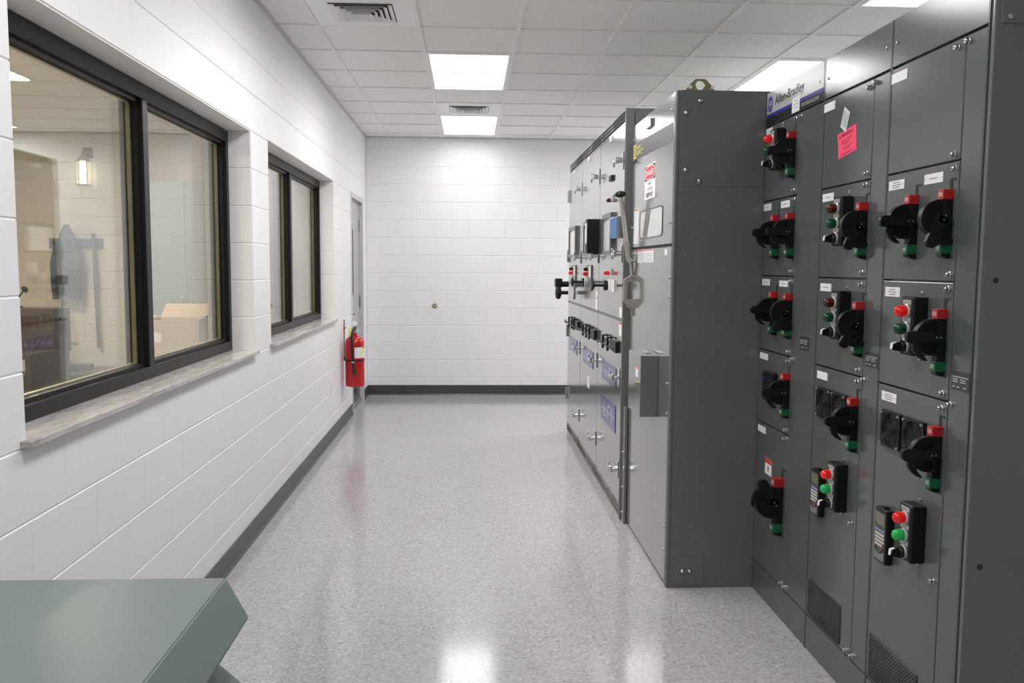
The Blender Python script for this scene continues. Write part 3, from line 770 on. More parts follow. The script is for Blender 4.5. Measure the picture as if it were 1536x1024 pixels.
wd = [o for o in c1.children if o.name.startswith('wireway_door')][0]
latches(wd, [(yd - .022, 2.105), (yd - .022, 1.125), (yd - .016, .158)])
d = door(c1, yd, y1 - .005, ZD[0], ZD[1]); label_plate(d, 3.874, 3.796, 2.090, 2.116, 0)
pilot(d, 3.630, 2.001, True, False); handle(d, 3.528, 1.968, 0); latches(d, [(3.515, 2.106), (3.515, 1.815)]); place('screw', SCREW, (XM, 3.667, 2.110), d)
d = door(c1, yd, y1 - .005, ZD[1], ZD[2]); label_plate(d, 3.873, 3.777, 1.753, 1.783, 1); label_plate(d, 3.659, 3.557, 1.752, 1.781, 1)
handle(d, 3.685, 1.639, 0); handle(d, 3.512, 1.638, 0); latches(d, [(3.505, 1.777), (3.51, 1.484)])
d = door(c1, yd, y1 - .005, ZD[2], ZD[3]); label_plate(d, 3.865, 3.766, 1.420, 1.449, 1); label_plate(d, 3.648, 3.547, 1.419, 1.445, 1)
handle(d, 3.675, 1.309, 0); handle(d, 3.504, 1.306, -60); latches(d, [(3.505, 1.443), (3.51, 1.150)])
d = door(c1, yd, y1 - .005, ZD[3], ZD[4]); label_plate(d, 3.863, 3.759, 1.087, 1.115, 0)
ov = MB().box(XM - .030, XM, 3.625, 3.745, .915, 1.045, 0, .010, 3)
ov.prism([(XM - .0302, 3.735, 1.0), (XM - .038, 3.725, 1.012), (XM - .038, 3.645, 1.012), (XM - .0302, 3.635, 1.0)], (0, 0, .025), 0)
part('overload_relay', ov, 'black', d); part('reset_button', MB().cyl((XM - .030, 3.70, 1.018), (XM - .042, 3.70, 1.018), .007), 'logo', d)
part('adjusting_dial', MB().cyl((XM - .030, 3.69, .945), (XM - .036, 3.69, .945), .012), 'keyblank', d)
handle(d, 3.501, .974, 0); latches(d, [(3.512, 1.110), (3.512, .820)])
d = door(c1, yd, y1 - .005, ZD[4], ZD[5]); label_plate(d, 3.858, 3.757, .754, .783, 0)
handle(d, 3.536, .494, 58, 1.32); latches(d, [(3.518, .782), (3.512, .158)])
wl = MB().box(XM - .0012, XM, 3.667, 3.749, .581, .652, 0).box(XM - .0016, XM - .001, 3.667, 3.749, .630, .652, 1).box(XM - .0016, XM - .001, 3.70, 3.716, .596, .620, 2)
part('warning_label', wl, ['plate', 'redp', 'ink'], d, 'white label with red heading')
rating_plate(wd, 3.394, 3.304, 1.175, 1.227)

# --- papers on the doors
def qpaper(pts, th): return MB().prism([(XM, y, z) for (y, z) in pts], (-th, 0, 0))
t = thing('pink_notice', 'bright pink warning notice taped to the middle motor control cabinet', 'notice', (XM, 3.03, 1.94))
P = [(3.109, 1.979), (2.962, 1.996), (2.950, 1.907), (3.094, 1.890)]
part('sheet', qpaper(P, .0010), 'pink', t)
ex_ = Vector((0, 2.962 - 3.109, 1.996 - 1.979)).normalized(); ey_ = Vector((0, 3.109 - 3.094, 1.979 - 1.890)).normalized()
o_ = Vector((XM - .0011, 3.109, 1.979)); mb = MB()
def PT(s_, a, b, w, h, bold=.01): mb.text(s_, o_ + ex_ * a - ey_ * b, ex_, ey_, w, h, 0, bold=bold)
PT('IMPORTANT', .036, .021, .092, .013, .02)
wt = [o_ + ex_ * .012 - ey_ * .021, o_ + ex_ * .027 - ey_ * .021, o_ + ex_ * .0195 - ey_ * .007]
mb.prism(wt, (-.0004, 0, 0), 0)
for (a, w, b) in ((.030, .088, .035), (.030, .066, .042), (.045, .040, .049), (.036, .072, .061), (.048, .048, .069), (.02, .108, .083)):
    s_ = o_ + ex_ * a - ey_ * b; mb.prism([s_, s_ + ex_ * w, s_ + ex_ * w + ey_ * .0028, s_ + ey_ * .0028], (-.0004, 0, 0), 0)
part('print', mb, 'pinkink', t)
t = thing('card_tag', 'small pale grey card tilted just above the pink notice', 'tag', (XM, 3.045, 2.02))
P = [(3.056, 2.070), (3.010, 2.043), (3.040, 1.978), (3.086, 2.004)]
part('card', MB().prism([(XM - .0014, y, z) for (y, z) in P], (-.0008, 0, 0)), 'card', t)
mb = MB(); a_ = Vector((0, 3.052, 2.060)); 
for i in range(5):
    f_ = .14 + .17 * i
    p = Vector((XM - .0023, 3.056 * (1 - f_) + 3.010 * f_, 2.070 * (1 - f_) + 2.043 * f_)); q = Vector((XM - .0023, 3.086 * (1 - f_) + 3.040 * f_, 2.004 * (1 - f_) + 1.978 * f_))
    p2 = p.lerp(q, .14); q2 = p.lerp(q, .86); w = Vector((0, -.0022, -.0012)); mb.prism([p2, q2, q2 + w, p2 + w], (-.0003, 0, 0))
part('print', mb, 'ink', t)
t = thing('paper_note', 'small white paper note stuck over the maker plate of the farthest control cabinet', 'note', (XM, 3.525, 2.165))
part('sheet', MB().box(XM - .0022, XM - .0012, 3.485, 3.567, 2.133, 2.193), 'plate', t)
mb = MB()
for (a, b, z) in ((3.512, 3.542, 2.178), (3.500, 3.550, 2.164), (3.500, 3.545, 2.152)): mb.box(XM - .0026, XM - .0021, a, b, z, z + .002)
part('print', mb, 'ink', t)

# ------------------------------------------------------------------ tall disconnect cabinet that stands forward
XD = 2.10; DY0, DY1, DH = 3.883, 4.885, 2.287
ds = thing('disconnect_cabinet', 'tall grey disconnect cabinet with a brass lifting eye on top', 'electrical cabinet', (2.4, 4.38, 0))
part('body', MB().box(XD + .012, 2.98, DY0 + .012, DY1 - .002, .0, DH - .004, 0, .002), 'swside', ds)
mb = MB().box(XD + .0, XD + .022, DY0, DY0 + .022, .0, DH, 0, .007, 3).box(XD + .02, 2.98, DY0, DY0 + .0125, .0, DH, 0, .002)
sp = part('side_panel', mb, 'swside', ds)
cp = part('cover_plate', MB().box(XD + .035, XM - .003, DY0 - .0022, DY0 + .001, 1.862, DH - .022, 0, .001), 'swside', sp)
SCREWYB = MB().lathe([(.0115, 0), (.0105, .006), (.005, .011)], (0, 0, 0), (0, -1, 0), 0, 16).mesh('bolt', ['bolt'])
SCREWYS = MB().lathe([(.005, 0), (.004, .003)], (0, 0, 0), (0, -1, 0), 0, 12).mesh('rivet', ['bolt'])
for (x, z) in ((2.208, 2.238), (2.147, 2.185), (2.150, 1.933), (2.213, 1.885)): place('bolt', SCREWYB, (x, DY0 - .002, z), sp)
for (x, z) in ((2.152, 1.820), (2.156, 1.560), (2.159, 1.177), (2.156, 1.137), (2.159, 1.099), (2.156, .559), (2.155, .459)): place('rivet', SCREWYS, (x, DY0, z), sp)
part('knockout', MB().lathe([(.017, 0), (.017, .0015), (.013, .0015), (.013, .0005)], (2.164, DY0, .236), (0, -1, 0), 0, 24), 'swside', sp)
pl_ = part('lower_plate', MB().box(2.138, 2.278, DY0 - .0025, DY0 + .001, .012, .153, 0, .001), 'swside', sp)
for x in (2.180, 2.213): place('bolt', SCREWYB, (x, DY0 - .0025, .080), sp)
# front: upper cover, lower door
uc = part('upper_cover', MB().box(XD, XD + .014, DY0 + .026, DY1 - .004, 1.606, DH - .004, 0, .002), 'sw', ds)
lb = MB().prism([(XD - .001, DY1 - .010, 2.182), (XD - .001, DY0 + .04, 2.152), (XD - .001, DY0 + .04, 2.068), (XD - .001, DY1 - .010, 2.090)], (.0012, 0, 0), 0)
lb.box(XD - .0018, XD - .001, 4.795, 4.872, 2.098, 2.172, 1); lb.box(XD - .0022, XD - .0017, 4.806, 4.861, 2.108, 2.162, 0)
lb.text('D', (XD - .0022, 4.850, 2.114), EXN, EYN, .034, .042, 1, bold=.03)
lb.text('SQUARE D', (XD - .0011, 4.780, 2.136), EXN, EYN, .120, .022, 1, bold=.02)
lb.box(XD - .0015, XD - .001, 4.600, 4.780, 2.124, 2.128, 1); lb.box(XD - .0015, XD - .001, 4.660, 4.780, 2.112, 2.116, 1)
part('maker_band', lb, ['band', 'yellow'], uc, 'dark band with yellow lettering')
part('corner_notch', MB().box(XD - .004, XD, DY1 - .10, DY1 - .006, 2.076, 2.088, 0, .001), 'blackm', uc)
part('lift_tab', MB().box(XD - .012, XD, 4.372, 4.384, 2.205, 2.245, 0, .001).box(XD - .012, XD, 4.384, 4.485, 2.205, 2.211, 0, .001), 'swside', uc)
dl = MB().box(XD - .0014, XD, 4.283, 4.543, 1.846, 2.022, 0).box(XD - .0017, XD - .001, 4.290, 4.536, 1.942, 2.016, 1)
def oval(yc, zc, a, b, n=32, pw=3.0):
    return [(XD - .0018, yc + a * math.copysign(abs(math.cos(2 * PI * k / n)) ** (2 / pw), math.cos(2 * PI * k / n)), zc + b * math.copysign(abs(math.sin(2 * PI * k / n)) ** (2 / pw), math.sin(2 * PI * k / n))) for k in range(n)]
dl.prism(oval(4.413, 1.979, .118, .035), (-.0003, 0, 0), 0); dl.prism([(x - .0004, y, z) for x, y, z in oval(4.413, 1.979, .110, .031)], (-.0003, 0, 0), 2)
dl.text('DANGER', (XD - .0026, 4.505, 1.965), EXN, EYN, .184, .028, 0, bold=.02)
dl.text('HIGH', (XD - .0016, 4.450, 1.917), EXN, EYN, .075, .015, 3); dl.text('VOLTAGE', (XD - .0016, 4.475, 1.890), EXN, EYN, .125, .015, 3)
dl.text('KEEP OUT', (XD - .0016, 4.490, 1.857), EXN, EYN, .150, .022, 1, bold=.02)
part('danger_label', dl, ['plate', 'blackm', 'redp', 'ink'], uc, 'white danger label with red oval')
wn = MB(); wy0, wy1, wz0, wz1 = 4.113, 4.640, 1.652, 1.790
def rr(y0, y1, z0, z1, r, x, n=6):
    P = []
    for (cy, cz, a0) in ((y1 - r[0], z1 - r[1], 0), (y0 + r[0], z1 - r[1], 90), (y0 + r[0], z0 + r[1], 180), (y1 - r[0], z0 + r[1], 270)):
        for k in range(n + 1):
            a = math.radians(a0 + 90 * k / n); P.append((x, cy + r[0] * math.cos(a), cz + r[1] * math.sin(a)))
    return P
o1 = rr(wy0 - .012, wy1 + .012, wz0 - .006, wz1 + .006, (.045, .022), XD - .003); i1 = rr(wy0, wy1, wz0, wz1, (.040, .02), XD - .003)
part('window_gasket', MB().ring_prism(o1, i1, (.003, 0, 0)), 'relayf', uc)
part('viewing_window', MB().prism([(XD - .0012, y, z) for _, y, z in i1], (.001, 0, 0)), 'winin', uc, 'rounded viewing window')
part('blade_bar', MB().prism([(XD - .002, 4.495, 1.787), (XD - .002, 4.370, 1.787), (XD - .002, 4.460, 1.655), (XD - .002, 4.560, 1.655)], (.0008, 0, 0)), 'winbar', uc)
sl = MB().box(XD - .001, XD, 4.690, 4.825, 1.625, 1.820, 0)
sl.box(XD - .0013, XD - .0009, 4.70, 4.815, 1.806, 1.816, 1)
part('instruction_label', sl, ['plate', 'orangep'], uc, 'white label with orange heading')
ld = part('lower_door', MB().box(XD, XD + .014, DY0 + .026, DY1 - .004, .020, 1.592, 0, .002), 'sw', ds)
part('door_shadow_gap', MB().box(XD + .004, XD + .013, DY0 + .026, DY1 - .004, 1.592, 1.606), 'dark', ds)
l2 = MB().box(XD - .001, XD, 4.545, 4.700, 1.520, 1.592, 0).box(XD - .0013, XD - .0009, 4.56, 4.690, 1.582, 1.590, 1)
for k in range(5): l2.box(XD - .0013, XD - .0009, 4.56, 4.69, 1.528 + k * .010, 1.530 + k * .010, 2)
part('rating_label', l2, ['card', 'redp', 'ink'], ld, 'grey label with red heading')
l3 = MB().box(XD - .001, XD, 4.293, 4.530, 1.523, 1.591, 0).box(XD - .0013, XD - .0009, 4.30, 4.525, 1.582, 1.590, 1)
for k in range(4): l3.box(XD - .0013, XD - .0009, 4.33, 4.50, 1.532 + k * .011, 1.534 + k * .011, 2)
part('warning_label', l3, ['plate', 'orangep', 'ink'], ld, 'white label with orange heading')
part('stick_label', MB().box(XD - .001, XD, 3.99, 4.046, 1.555, 1.583), 'plate', ld)
SCX = MB().lathe([(.006, 0), (.0055, .005), (.002, .008)], (0, 0, 0), (-1, 0, 0), 0, 12).mesh('screw', ['bolt'])
for z in (1.45, 1.36, .96, .82, .28, .17): place('screw', SCX, (XD, DY0 + .05, z), ld)
for (y, z) in ((3.945, 2.21), (4.865, 2.205), (3.945, 1.70), (4.865, 1.72)): place('screw', SCX, (XD, y, z), uc)
jb = part('junction_box', MB().box(XD - .088, XD, 4.125, 4.435, .768, 1.070, 0, .003), 'sw', ds)
part('box_label', MB().box(XD - .0892, XD - .088, 4.175, 4.245, .955, 1.005, 0).box(XD - .0895, XD - .0891, 4.18, 4.24, .996, 1.004, 1), ['plate', 'orangep'], jb)
part('knob', MB().cyl((XD - .088, 4.20, .925), (XD - .100, 4.20, .925), .009), 'brass', jb)
part('top_hasp', MB().box(XD - .05, XD - .02, 4.22, 4.34, 1.070, 1.075, 0, .001), 'steel', jb)
# lifting eye
le = MB(); n = 20
hole = [(2.224 + .021 * math.cos(2 * PI * k / n), 3.950, 2.322 + .021 * math.sin(2 * PI * k / n)) for k in range(n)]
tr = [(2.292, 2.300), (2.292, 2.304), (2.250, 2.350), (2.202, 2.350), (2.160, 2.308), (2.158, 2.300)]
def ray_hit(a):
    c, s_ = math.cos(a), math.sin(a); best = 9
    for i in range(len(tr)):
        (x1, z1_), (x2, z2_) = tr[i], tr[(i + 1) % len(tr)]
        dx, dz = x2 - x1, z2_ - z1_; det = c * -dz + s_ * dx
        if abs(det) < 1e-9: continue
        px, pz = x1 - 2.224, z1_ - 2.322
        t_ = (px * -dz + pz * dx) / det; u_ = (c * pz - s_ * px) / det
        if t_ > 0 and -1e-6 <= u_ <= 1 + 1e-6: best = min(best, t_)
    return (2.224 + c * best, 3.950, 2.322 + s_ * best)
outr = [ray_hit(2 * PI * k / n) for k in range(n)]
le.ring_prism(outr, hole, (0, .010, 0)); le.box(2.155, 2.305, 3.944, 4.00, DH - .002, DH + .012, 0, .001)
for x in (2.178, 2.280): le.cyl((x, 3.946, 2.312), (x, 3.940, 2.312), .008, 1)
part('lifting_eye', le, ['brass', 'plate'], ds, 'yellow zinc lifting eye')
# operating lever in its bracket at the far edge of the front
LY = 4.800
bk = MB()
outp = [(0, 1.455), (.022, 1.452), (.056, 1.428), (.058, 1.310), (.030, 1.272), (0, 1.262)]
innp = [(.0, 1.415), (.020, 1.415), (.038, 1.410), (.040, 1.325), (.025, 1.318), (.0, 1.318)]
for i in range(5):
    q = [outp[i], outp[i + 1], innp[i + 1], innp[i]]
    bk.prism([(XD - u, LY - .012, z) for u, z in q], (0, .024, 0))
bk.box(XD - .012, XD, LY - .004, LY + .004, 1.225, 1.265)
for (u, z) in ((.030, 1.432), (.046, 1.421), (.012, 1.440)): bk.lathe([(.005, 0), (.004, .004)], (XD - u, LY - .012, z), (0, -1, 0), 1, 10)
part('lever_bracket', bk, ['bracket', 'bolt'], ds)
lv = MB().tube([(XD - .010, LY, 1.445), (XD - .018, LY, 1.52), (XD - .026, LY, 1.535)], [.011, .011, .011], 0, 12)
lv.tube([(XD - .026, LY, 1.530), (XD - .047, LY, 1.640)], .0165, 1, 12); lv.tube([(XD - .046, LY, 1.635), (XD - .082, LY, 1.890)], .0125, 0, 12)
lv.cyl((XD - .035, LY, 1.53), (XD - .0, LY, 1.53), .007, 0)
lv.cyl((XD - .022, LY - .02, 1.535), (XD - .022, LY + .02, 1.535), .012, 0)
part('operating_lever', lv, ['lever', 'bracket'], ds)
part('lever_knob', MB().lathe([(.010, -.012), (.026, -.004), (.033, .006), (.029, .016), (.015, .023), (.004, .025)], (XD - .083, LY, 1.893), (-.14, 0, 1), 0, 22), 'black', ds)

# ------------------------------------------------------------------ switchgear at the far right
XS = 2.075; SH = 2.398; SEC = [(4.985, 5.942), (5.942, 6.885), (6.885, 7.78)]
LBL = ['nearest grey switchgear cabinet, beside the long operating lever', 'middle grey switchgear cabinet in the far row', 'farthest grey switchgear cabinet, towards the white back wall']
HINGE = MB().box(-.014, .0, -.012, .012, -.052, .052, 0, .002).cyl((-.012, -.006, -.054), (-.012, -.006, .054), .008).mesh('hinge', ['steel'])
def lat_mesh():
    mb = MB().box(-.010, 0, -.018, .018, -.052, .052, 0, .003)
    mb.cyl((-.008, 0, 0), (-.040, 0, 0), .016); mb.box(-.055, -.036, -.014, .014, -.020, .020, 0, .004)
    mb.cyl((-.046, 0, 0), (-.046, .085, 0), .0095, seg=10); mb.box(-.052, -.040, .075, .088, -.032, .032, 0, .002)
    return mb.mesh('door_latch', ['chrome'])
DLATCH = lat_mesh()
for k, (a, b) in enumerate(SEC):
    t = thing('switchgear_cabinet', LBL[k], 'electrical cabinet', (2.8, (a + b) / 2, 0), 'switchgear cabinets along the far right')
    part('body', MB().box(XS + .020, 3.55, a + .001, b - .001, 0, SH, 0, .002), 'swside', t)
    if k == 0:
        part('corner_post', MB().box(XS - .006, XS + .046, a - .014, a + .006, .004, SH + .004, 0, .004), 'swside', t)
        ub = part('side_panel', MB().box(XS + .05, 3.55, a - .008, a + .003, .006, SH + .004, 0, .002), 'swside', t)
        for (x, z) in ((2.125, 2.385), (2.40, 2.385)): place('screw', SCREWYS, (x, a - .008, z), ub)
        fl = part('lower_flange', MB().box(XS + .006, XS + .024, DY1 + .003, a - .016, .003, .690, 0, .003), 'swside', t)
        for z in (.42, .21, .06): place('screw', SCX, (XS + .006, DY1 + .05, z), fl)
    e0 = a + (.008 if k == 0 else .004); e1 = b - .004
    ud = part('upper_door', MB().box(XS, XS + .018, e0, e1, 1.192, 2.318, 0, .002), 'sw', t)
    ldr = part('lower_door', MB().box(XS, XS + .018, e0, e1, .092, 1.176, 0, .002), 'sw', t)
    lv_ = MB().box(XS + .003, XS + .018, e0, e1, 2.322, SH - .002, 0)
    for j in range(3): lv_.box(XS - .0005, XS + .004, e0 + .03, e1 - .03, 2.335 + j * .021, 2.342 + j * .021, 1); lv_.prism([(XS + .003, e0 + .02, 2.343 + j * .021), (XS - .006, e0 + .02, 2.349 + j * .021), (XS + .003, e0 + .02, 2.355 + j * .021)], (0, e1 - e0 - .04, 0), 0)
    part('top_louver', lv_, ['sw', 'dark'], t)
    lv_ = MB().box(XS + .003, XS + .018, e0, e1, .004, .088, 0)
    for j in range(3): lv_.box(XS - .0005, XS + .004, e0 + .03, e1 - .03, .018 + j * .021, .025 + j * .021, 1); lv_.prism([(XS + .003, e0 + .02, .026 + j * .021), (XS - .006, e0 + .02, .032 + j * .021), (XS + .003, e0 + .02, .038 + j * .021)], (0, e1 - e0 - .04, 0), 0)
    part('bottom_louver', lv_, ['sw', 'dark'], t)
    part('seam_trim', MB().box(XS - .003, XS + .012, e0, e1, 1.1775, 1.1905, 0), 'relayf', t)
    # name tab under the louver
    yc = {0: 5.50, 1: 6.50, 2: 7.42}[k]
    part('name_tab', MB().box(XS - .006, XS, yc - .04, yc + .04, 2.285, 2.315, 0, .001), 'plate', ud)
    # hinges on the far edge of the farthest door; latches elsewhere
    if k == 2:
        for z in (2.12, 1.59): place('hinge', HINGE, (XS, b - .016, z), ud)
        for z in (1.0 - .08, .35): place('hinge', HINGE, (XS, b - .016, z), ldr)
    ly = a + (.055 if k == 0 else .035)
    for z, dd in ((2.115, ud), (1.575, ud), (.845, ldr), (.292, ldr)): place('door_latch', DLATCH, (XS, ly, z), dd)
    # relay on the upper door
    y0r, y1r = {0: (5.345, 5.70), 1: (6.215, 6.655), 2: (7.145, 7.63)}[k]
    rel = MB().ring_prism([(XS - .022, y0r, 1.578), (XS - .022, y1r, 1.578), (XS - .022, y1r, 1.836), (XS - .022, y0r, 1.836)], [(XS - .022, y0r + .05, 1.60), (XS - .022, y1r - .02, 1.60), (XS - .022, y1r - .02, 1.806), (XS - .022, y0r + .05, 1.806)], (.022, 0, 0))
    part('relay_frame', rel, 'relayf', ud); part('relay_face', MB().box(XS - .012, XS, y0r + .05, y1r - .02, 1.60, 1.806), 'relayw', ud)
    if k == 1:
        cr = MB().box(XS - .085, XS, 5.955, 6.06, 1.590, 1.826, 0, .004)
        part('protective_relay', cr, 'black', ud)
        part('relay_display', MB().box(XS - .0865, XS - .085, 5.972, 6.04, 1.665, 1.800, 0).box(XS - .088, XS - .085, 5.985, 6.01, 1.655, 1.662, 0), 'relayw', ud)
    if k == 0:
        part('meter_block', MB().box(XS - .030, XS, 5.225, 5.335, 1.690, 1.800, 0, .004), 'silver', ud)
        part('blue_card', MB().box(XS - .0325, XS - .030, 5.06, 5.30, 1.672, 1.790, 0), 'bluetag', ud)
        part('card_holder', MB().box(XS - .030, XS, 5.05, 5.222, 1.668, 1.794, 0, .003), 'sw', ud)
        part('push_button', MB().box(XS - .014, XS, 5.40, 5.50, 2.035, 2.070, 0, .003), 'black', ud)
        li = part('indicator_bezel', MB().box(XS - .010, XS, 5.37, 5.46, 1.905, 1.945, 0, .003), 'silver', ud)
        part('indicator_lamp', MB().lathe([(.012, 0), (.012, .020), (.006, .026)], (XS - .010, 5.44, 1.915), (-1, 0, 0), 0, 14), 'redoff', ud)
        part('lamp_bezel', MB().box(XS - .010, XS, 5.375, 5.500, 1.448, 1.484, 0, .003), 'silver', ud)
        part('lit_lamp', MB().lathe([(.012, 0), (.013, .028), (.006, .036)], (XS - .010, 5.44, 1.458), (-1, 0, 0), 0, 14), 'redon', ud)
        ps = MB().box(XS - .010, XS, 5.275, 5.36, 1.342, 1.420, 0, .003).box(XS - .018, XS, 5.38, 5.49, 1.348, 1.418, 0, .003)
        part('switch_plate', ps, 'plate', ud)
        sw_ = MB().lathe([(.032, 0), (.032, .022)], (XS - .018, 5.46, 1.380), (-1, 0, 0), 0, 20).cyl((XS - .04, 5.46, 1.380), (XS - .105, 5.46, 1.380), .009).lathe([(.012, 0), (.030, .006), (.030, .014), (.012, .020)], (XS - .100, 5.46, 1.380), (-1, 0, 0), 0, 20)
        part('control_switch', sw_, 'black', ud)
    else:
        q0, q1 = (6.272, 6.575) if k == 1 else (7.214, 7.505)
        part('switch_plate', MB().box(XS - .008, XS, q0, q1, 1.318, 1.510, 0, .002), 'relayf', ud)
        yb = (q0 + q1) / 2 + .055
        part('nameplate', MB().box(XS - .010, XS, q0 + .03, q0 + .12, 1.42, 1.50), 'plate', ud)
        part('indicator_lamp', MB().lathe([(.013, 0), (.013, .024), (.006, .030)], (XS - .008, yb, 1.478), (-1, 0, 0), 0, 14), 'redoff', ud)
        part('lit_lamp', MB().lathe([(.014, 0), (.014, .026), (.006, .034)], (XS - .008, yb, 1.443), (-1, 0, 0), 0, 14), 'redon', ud)
        part('switch_bezel', MB().lathe([(.040, 0), (.040, .020), (.034, .026)], (XS - .008, yb, 1.383), (-1, 0, 0), 0, 22), 'silver', ud)
        sw_ = MB().lathe([(.030, 0), (.030, .012)], (XS - .034, yb, 1.383), (-1, 0, 0), 0, 20).cyl((XS - .04, yb, 1.383), (XS - .115, yb, 1.383), .009).lathe([(.012, 0), (.032, .006), (.032, .014), (.012, .020)], (XS - .112, yb, 1.383), (-1, 0, 0), 0, 20)
        if k == 1: part('control_switch', sw_, 'black', ud)
        else:
            part('selector_stem', MB().cyl((XS - .03, 7.50, 1.345), (XS - .10, 7.50, 1.345), .024, seg=20), 'black', ud)
            part('selector_knob', MB().box(XS - .150, XS - .090, 7.44, 7.56, 1.315, 1.395, 0, .010), 'black', ud)
            part('rotary_handle', MB().cyl((XS - .04, 7.45, 1.272), (XS - .12, 7.45, 1.272), .016).lathe([(.030, 0), (.055, .010), (.058, .030), (.048, .046), (.02, .052)], (XS - .100, 7.45, 1.272), (-1, 0, 0), 0, 12), 'black', ud)
            part('switch_disc', MB().lathe([(.058, 0), (.058, .010)], (XS, 7.36, 1.275), (-1, 0, 0), 0, 28), 'sw', ud)
    # row of black test switches on the lower door
    by0, by1, hooks, bend = {0: (5.07, 5.19, (5.36, 5.55), 5.78), 1: (5.96, 6.13, (6.20, 6.36, 6.54), 6.86), 2: (6.895, 7.05, (7.12, 7.26, 7.48), 7.755)}[k]
    part('terminal_cover', MB().box(XS - .026, XS, by0, by1, .985, 1.056, 0, .003), 'black', ldr)
    part('test_bar', MB().tube([(XS - .024, by1 - .01, 1.0), (XS - .026, bend, 1.005)], .008, 0, 12).box(XS - .032, XS - .018, bend - .012, bend + .012, .990, 1.020, 0, .002), 'black', ldr)
    for yy in hooks:
        sw_ = MB().box(XS - .034, XS - .020, yy - .013, yy + .013, .972, 1.058, 0, .002).tube([(XS - .028, yy, 1.056), (XS, yy, 1.056)], .0055, 0, 12).lathe([(.009, 0), (.009, .006)], (XS, yy, 1.056), (-1, 0, 0), 0, 14)
        part('test_switch', sw_, 'black', ldr)
    # blue mimic plates
    for (m0, m1, n0, n1) in {0: [(5.175, 5.720, .757, .880), (5.172, 5.735, .482, .650)], 1: [(6.152, 6.688, .758, .880)], 2: [(7.088, 7.645, .765, .886)]}[k]:
        mb = MB().box(XS - .004, XS, m0, m1, n0, n1, 0, .001); w, h = m1 - m0, n1 - n0
        for (p, q, r_, s_) in ((.1, .9, .48, .51), (.2, .23, .2, .8), (.5, .53, .3, .7), (.75, .78, .2, .8), (.35, .45, .72, .8), (.6, .7, .25, .32)):
            mb.box(XS - .0045, XS - .0039, m0 + p * w, m0 + q * w, n0 + r_ * h, n0 + s_ * h, 1)
        mb.lathe([(.012, 0), (.012, .001)], (XS - .004, m0 + .7 * w, n0 + .45 * h), (-1, 0, 0), 1, 14)
        part('mimic_plate', mb, ['mimic', 'mimicline'], ldr, 'dark blue plate with white lines')
    if k == 1:
        part('paper_label', MB().box(XS - .0012, XS, 5.985, 6.075, 1.195, 1.325, 0).box(XS - .0016, XS - .001, 5.985, 6.075, 1.275, 1.285, 1), ['plate', 'orangep'], ud)
        part('paper_label', MB().box(XS - .0012, XS, 6.34, 6.44, .590, .675), 'plate', ldr)
    if k == 0:
        part('paper_label', MB().box(XS - .0012, XS, 5.01, 5.10, 1.20, 1.26), 'plate', ud)
        part('paper_label', MB().box(XS - .0012, XS, 4.998, 5.105, 1.09, 1.168, 0).box(XS - .0016, XS - .001, 4.998, 5.105, 1.158, 1.168, 1), ['plate', 'redp'], ldr)

# ------------------------------------------------------------------ grey-green enclosure in the left foreground
TY = 1.93; ZT = .790; XA, XE = .03, .630
t = thing('transformer', 'grey green transformer enclosure in the left foreground with a sloping edge', 'transformer', (.33, 1.45, 0))
e = .004; TY0 = .95
hood = [(XA, ZT), (XE, ZT), (XE + .050, ZT - .093), (XE - .030, ZT - .190), (XE - .06, ZT - .195), (XE - .06, ZT - .15), (XA, ZT - .15)]
bm = bmesh.new(); vs = [bm.verts.new((x, TY0, z)) for x, z in hood]; fc = bm.faces.new(vs)
exr = bmesh.ops.extrude_face_region(bm, geom=[fc])
for v in exr['geom']:
    if isinstance(v, bmesh.types.BMVert): v.co.y = TY
bmesh.ops.bevel(bm, geom=[ed for ed in bm.edges], offset=.003, segments=2, affect='EDGES')
bm.verts.index_update(); mb = MB(); mb.bm_add(bm); part('hood', mb, 'trafo', t)
part('inner_core', MB().box(XA + .04, XE - .035, TY0 + .03, TY - .004, .02, ZT - .16), 'blackm', t)
lo = [(XE - .035, ZT - .190), (XE + .052, ZT - .270), (XE + .052, ZT - .33), (XE - .03, ZT - .36)]
part('lower_louver', MB().prism([(x, TY0, z) for x, z in lo], (0, TY - TY0, 0)), 'trafo', t)
part('lower_body', MB().box(XA, XE - .005, TY0 + .001, TY - .001, .0, ZT - .31, 0, .004), 'trafo', t)

# ------------------------------------------------------------------ the room beyond the windows
NX = -4.4; HW = 2.95
mb = MB(); blocks(mb, (NX, YB, 0), (1, 0, 0), (0, 0, 1), (0, -1, 0), 0, -WT - NX - .0, 0, H, phase=.2); mb.box(NX - .2, -WT - .001, YB + .004, YB + .2, -.1, H + .05); struct('wall_neighbour_back', mb, ['warmwall'])
mb = MB().box(NX - .2, NX, YF, YB + .2, -.1, H + .05); struct('wall_neighbour_left', mb, ['warmwall'])
mb = MB().box(NX - .2, -WT - .001, YF - .2, YF, -.1, H + .05); struct('wall_neighbour_front', mb, ['warmwall'])
mb = MB().box(NX, -.101, YF, YB, -.1, -.0005); struct('floor_neighbour', mb, ['warmfloor'])
mb = MB().box(NX - .2, -WT - .001, YF - .2, YB + .2, H, H + .05); struct('ceiling_neighbour', mb, ['ceil'])
for (x, y) in ((-2.6, 3.0), (-2.6, 6.6)):
    t = thing('ceiling_light', 'warm ceiling light out of view in the room beyond the windows', 'ceiling light', (x, y, H), 'lights of the room beyond')
    part('frame', MB().box(x - .31, x + .31, y - .61, y + .61, H - .006, H - .0005), 'white', t)
    part('diffuser', MB().box(x - .28, x + .28, y - .58, y + .58, H - .009, H - .005), 'warmlens', t)
t = thing('desk', 'dark wooden desk seen low through the left window', 'desk', (-2.75, 7.2, 0))
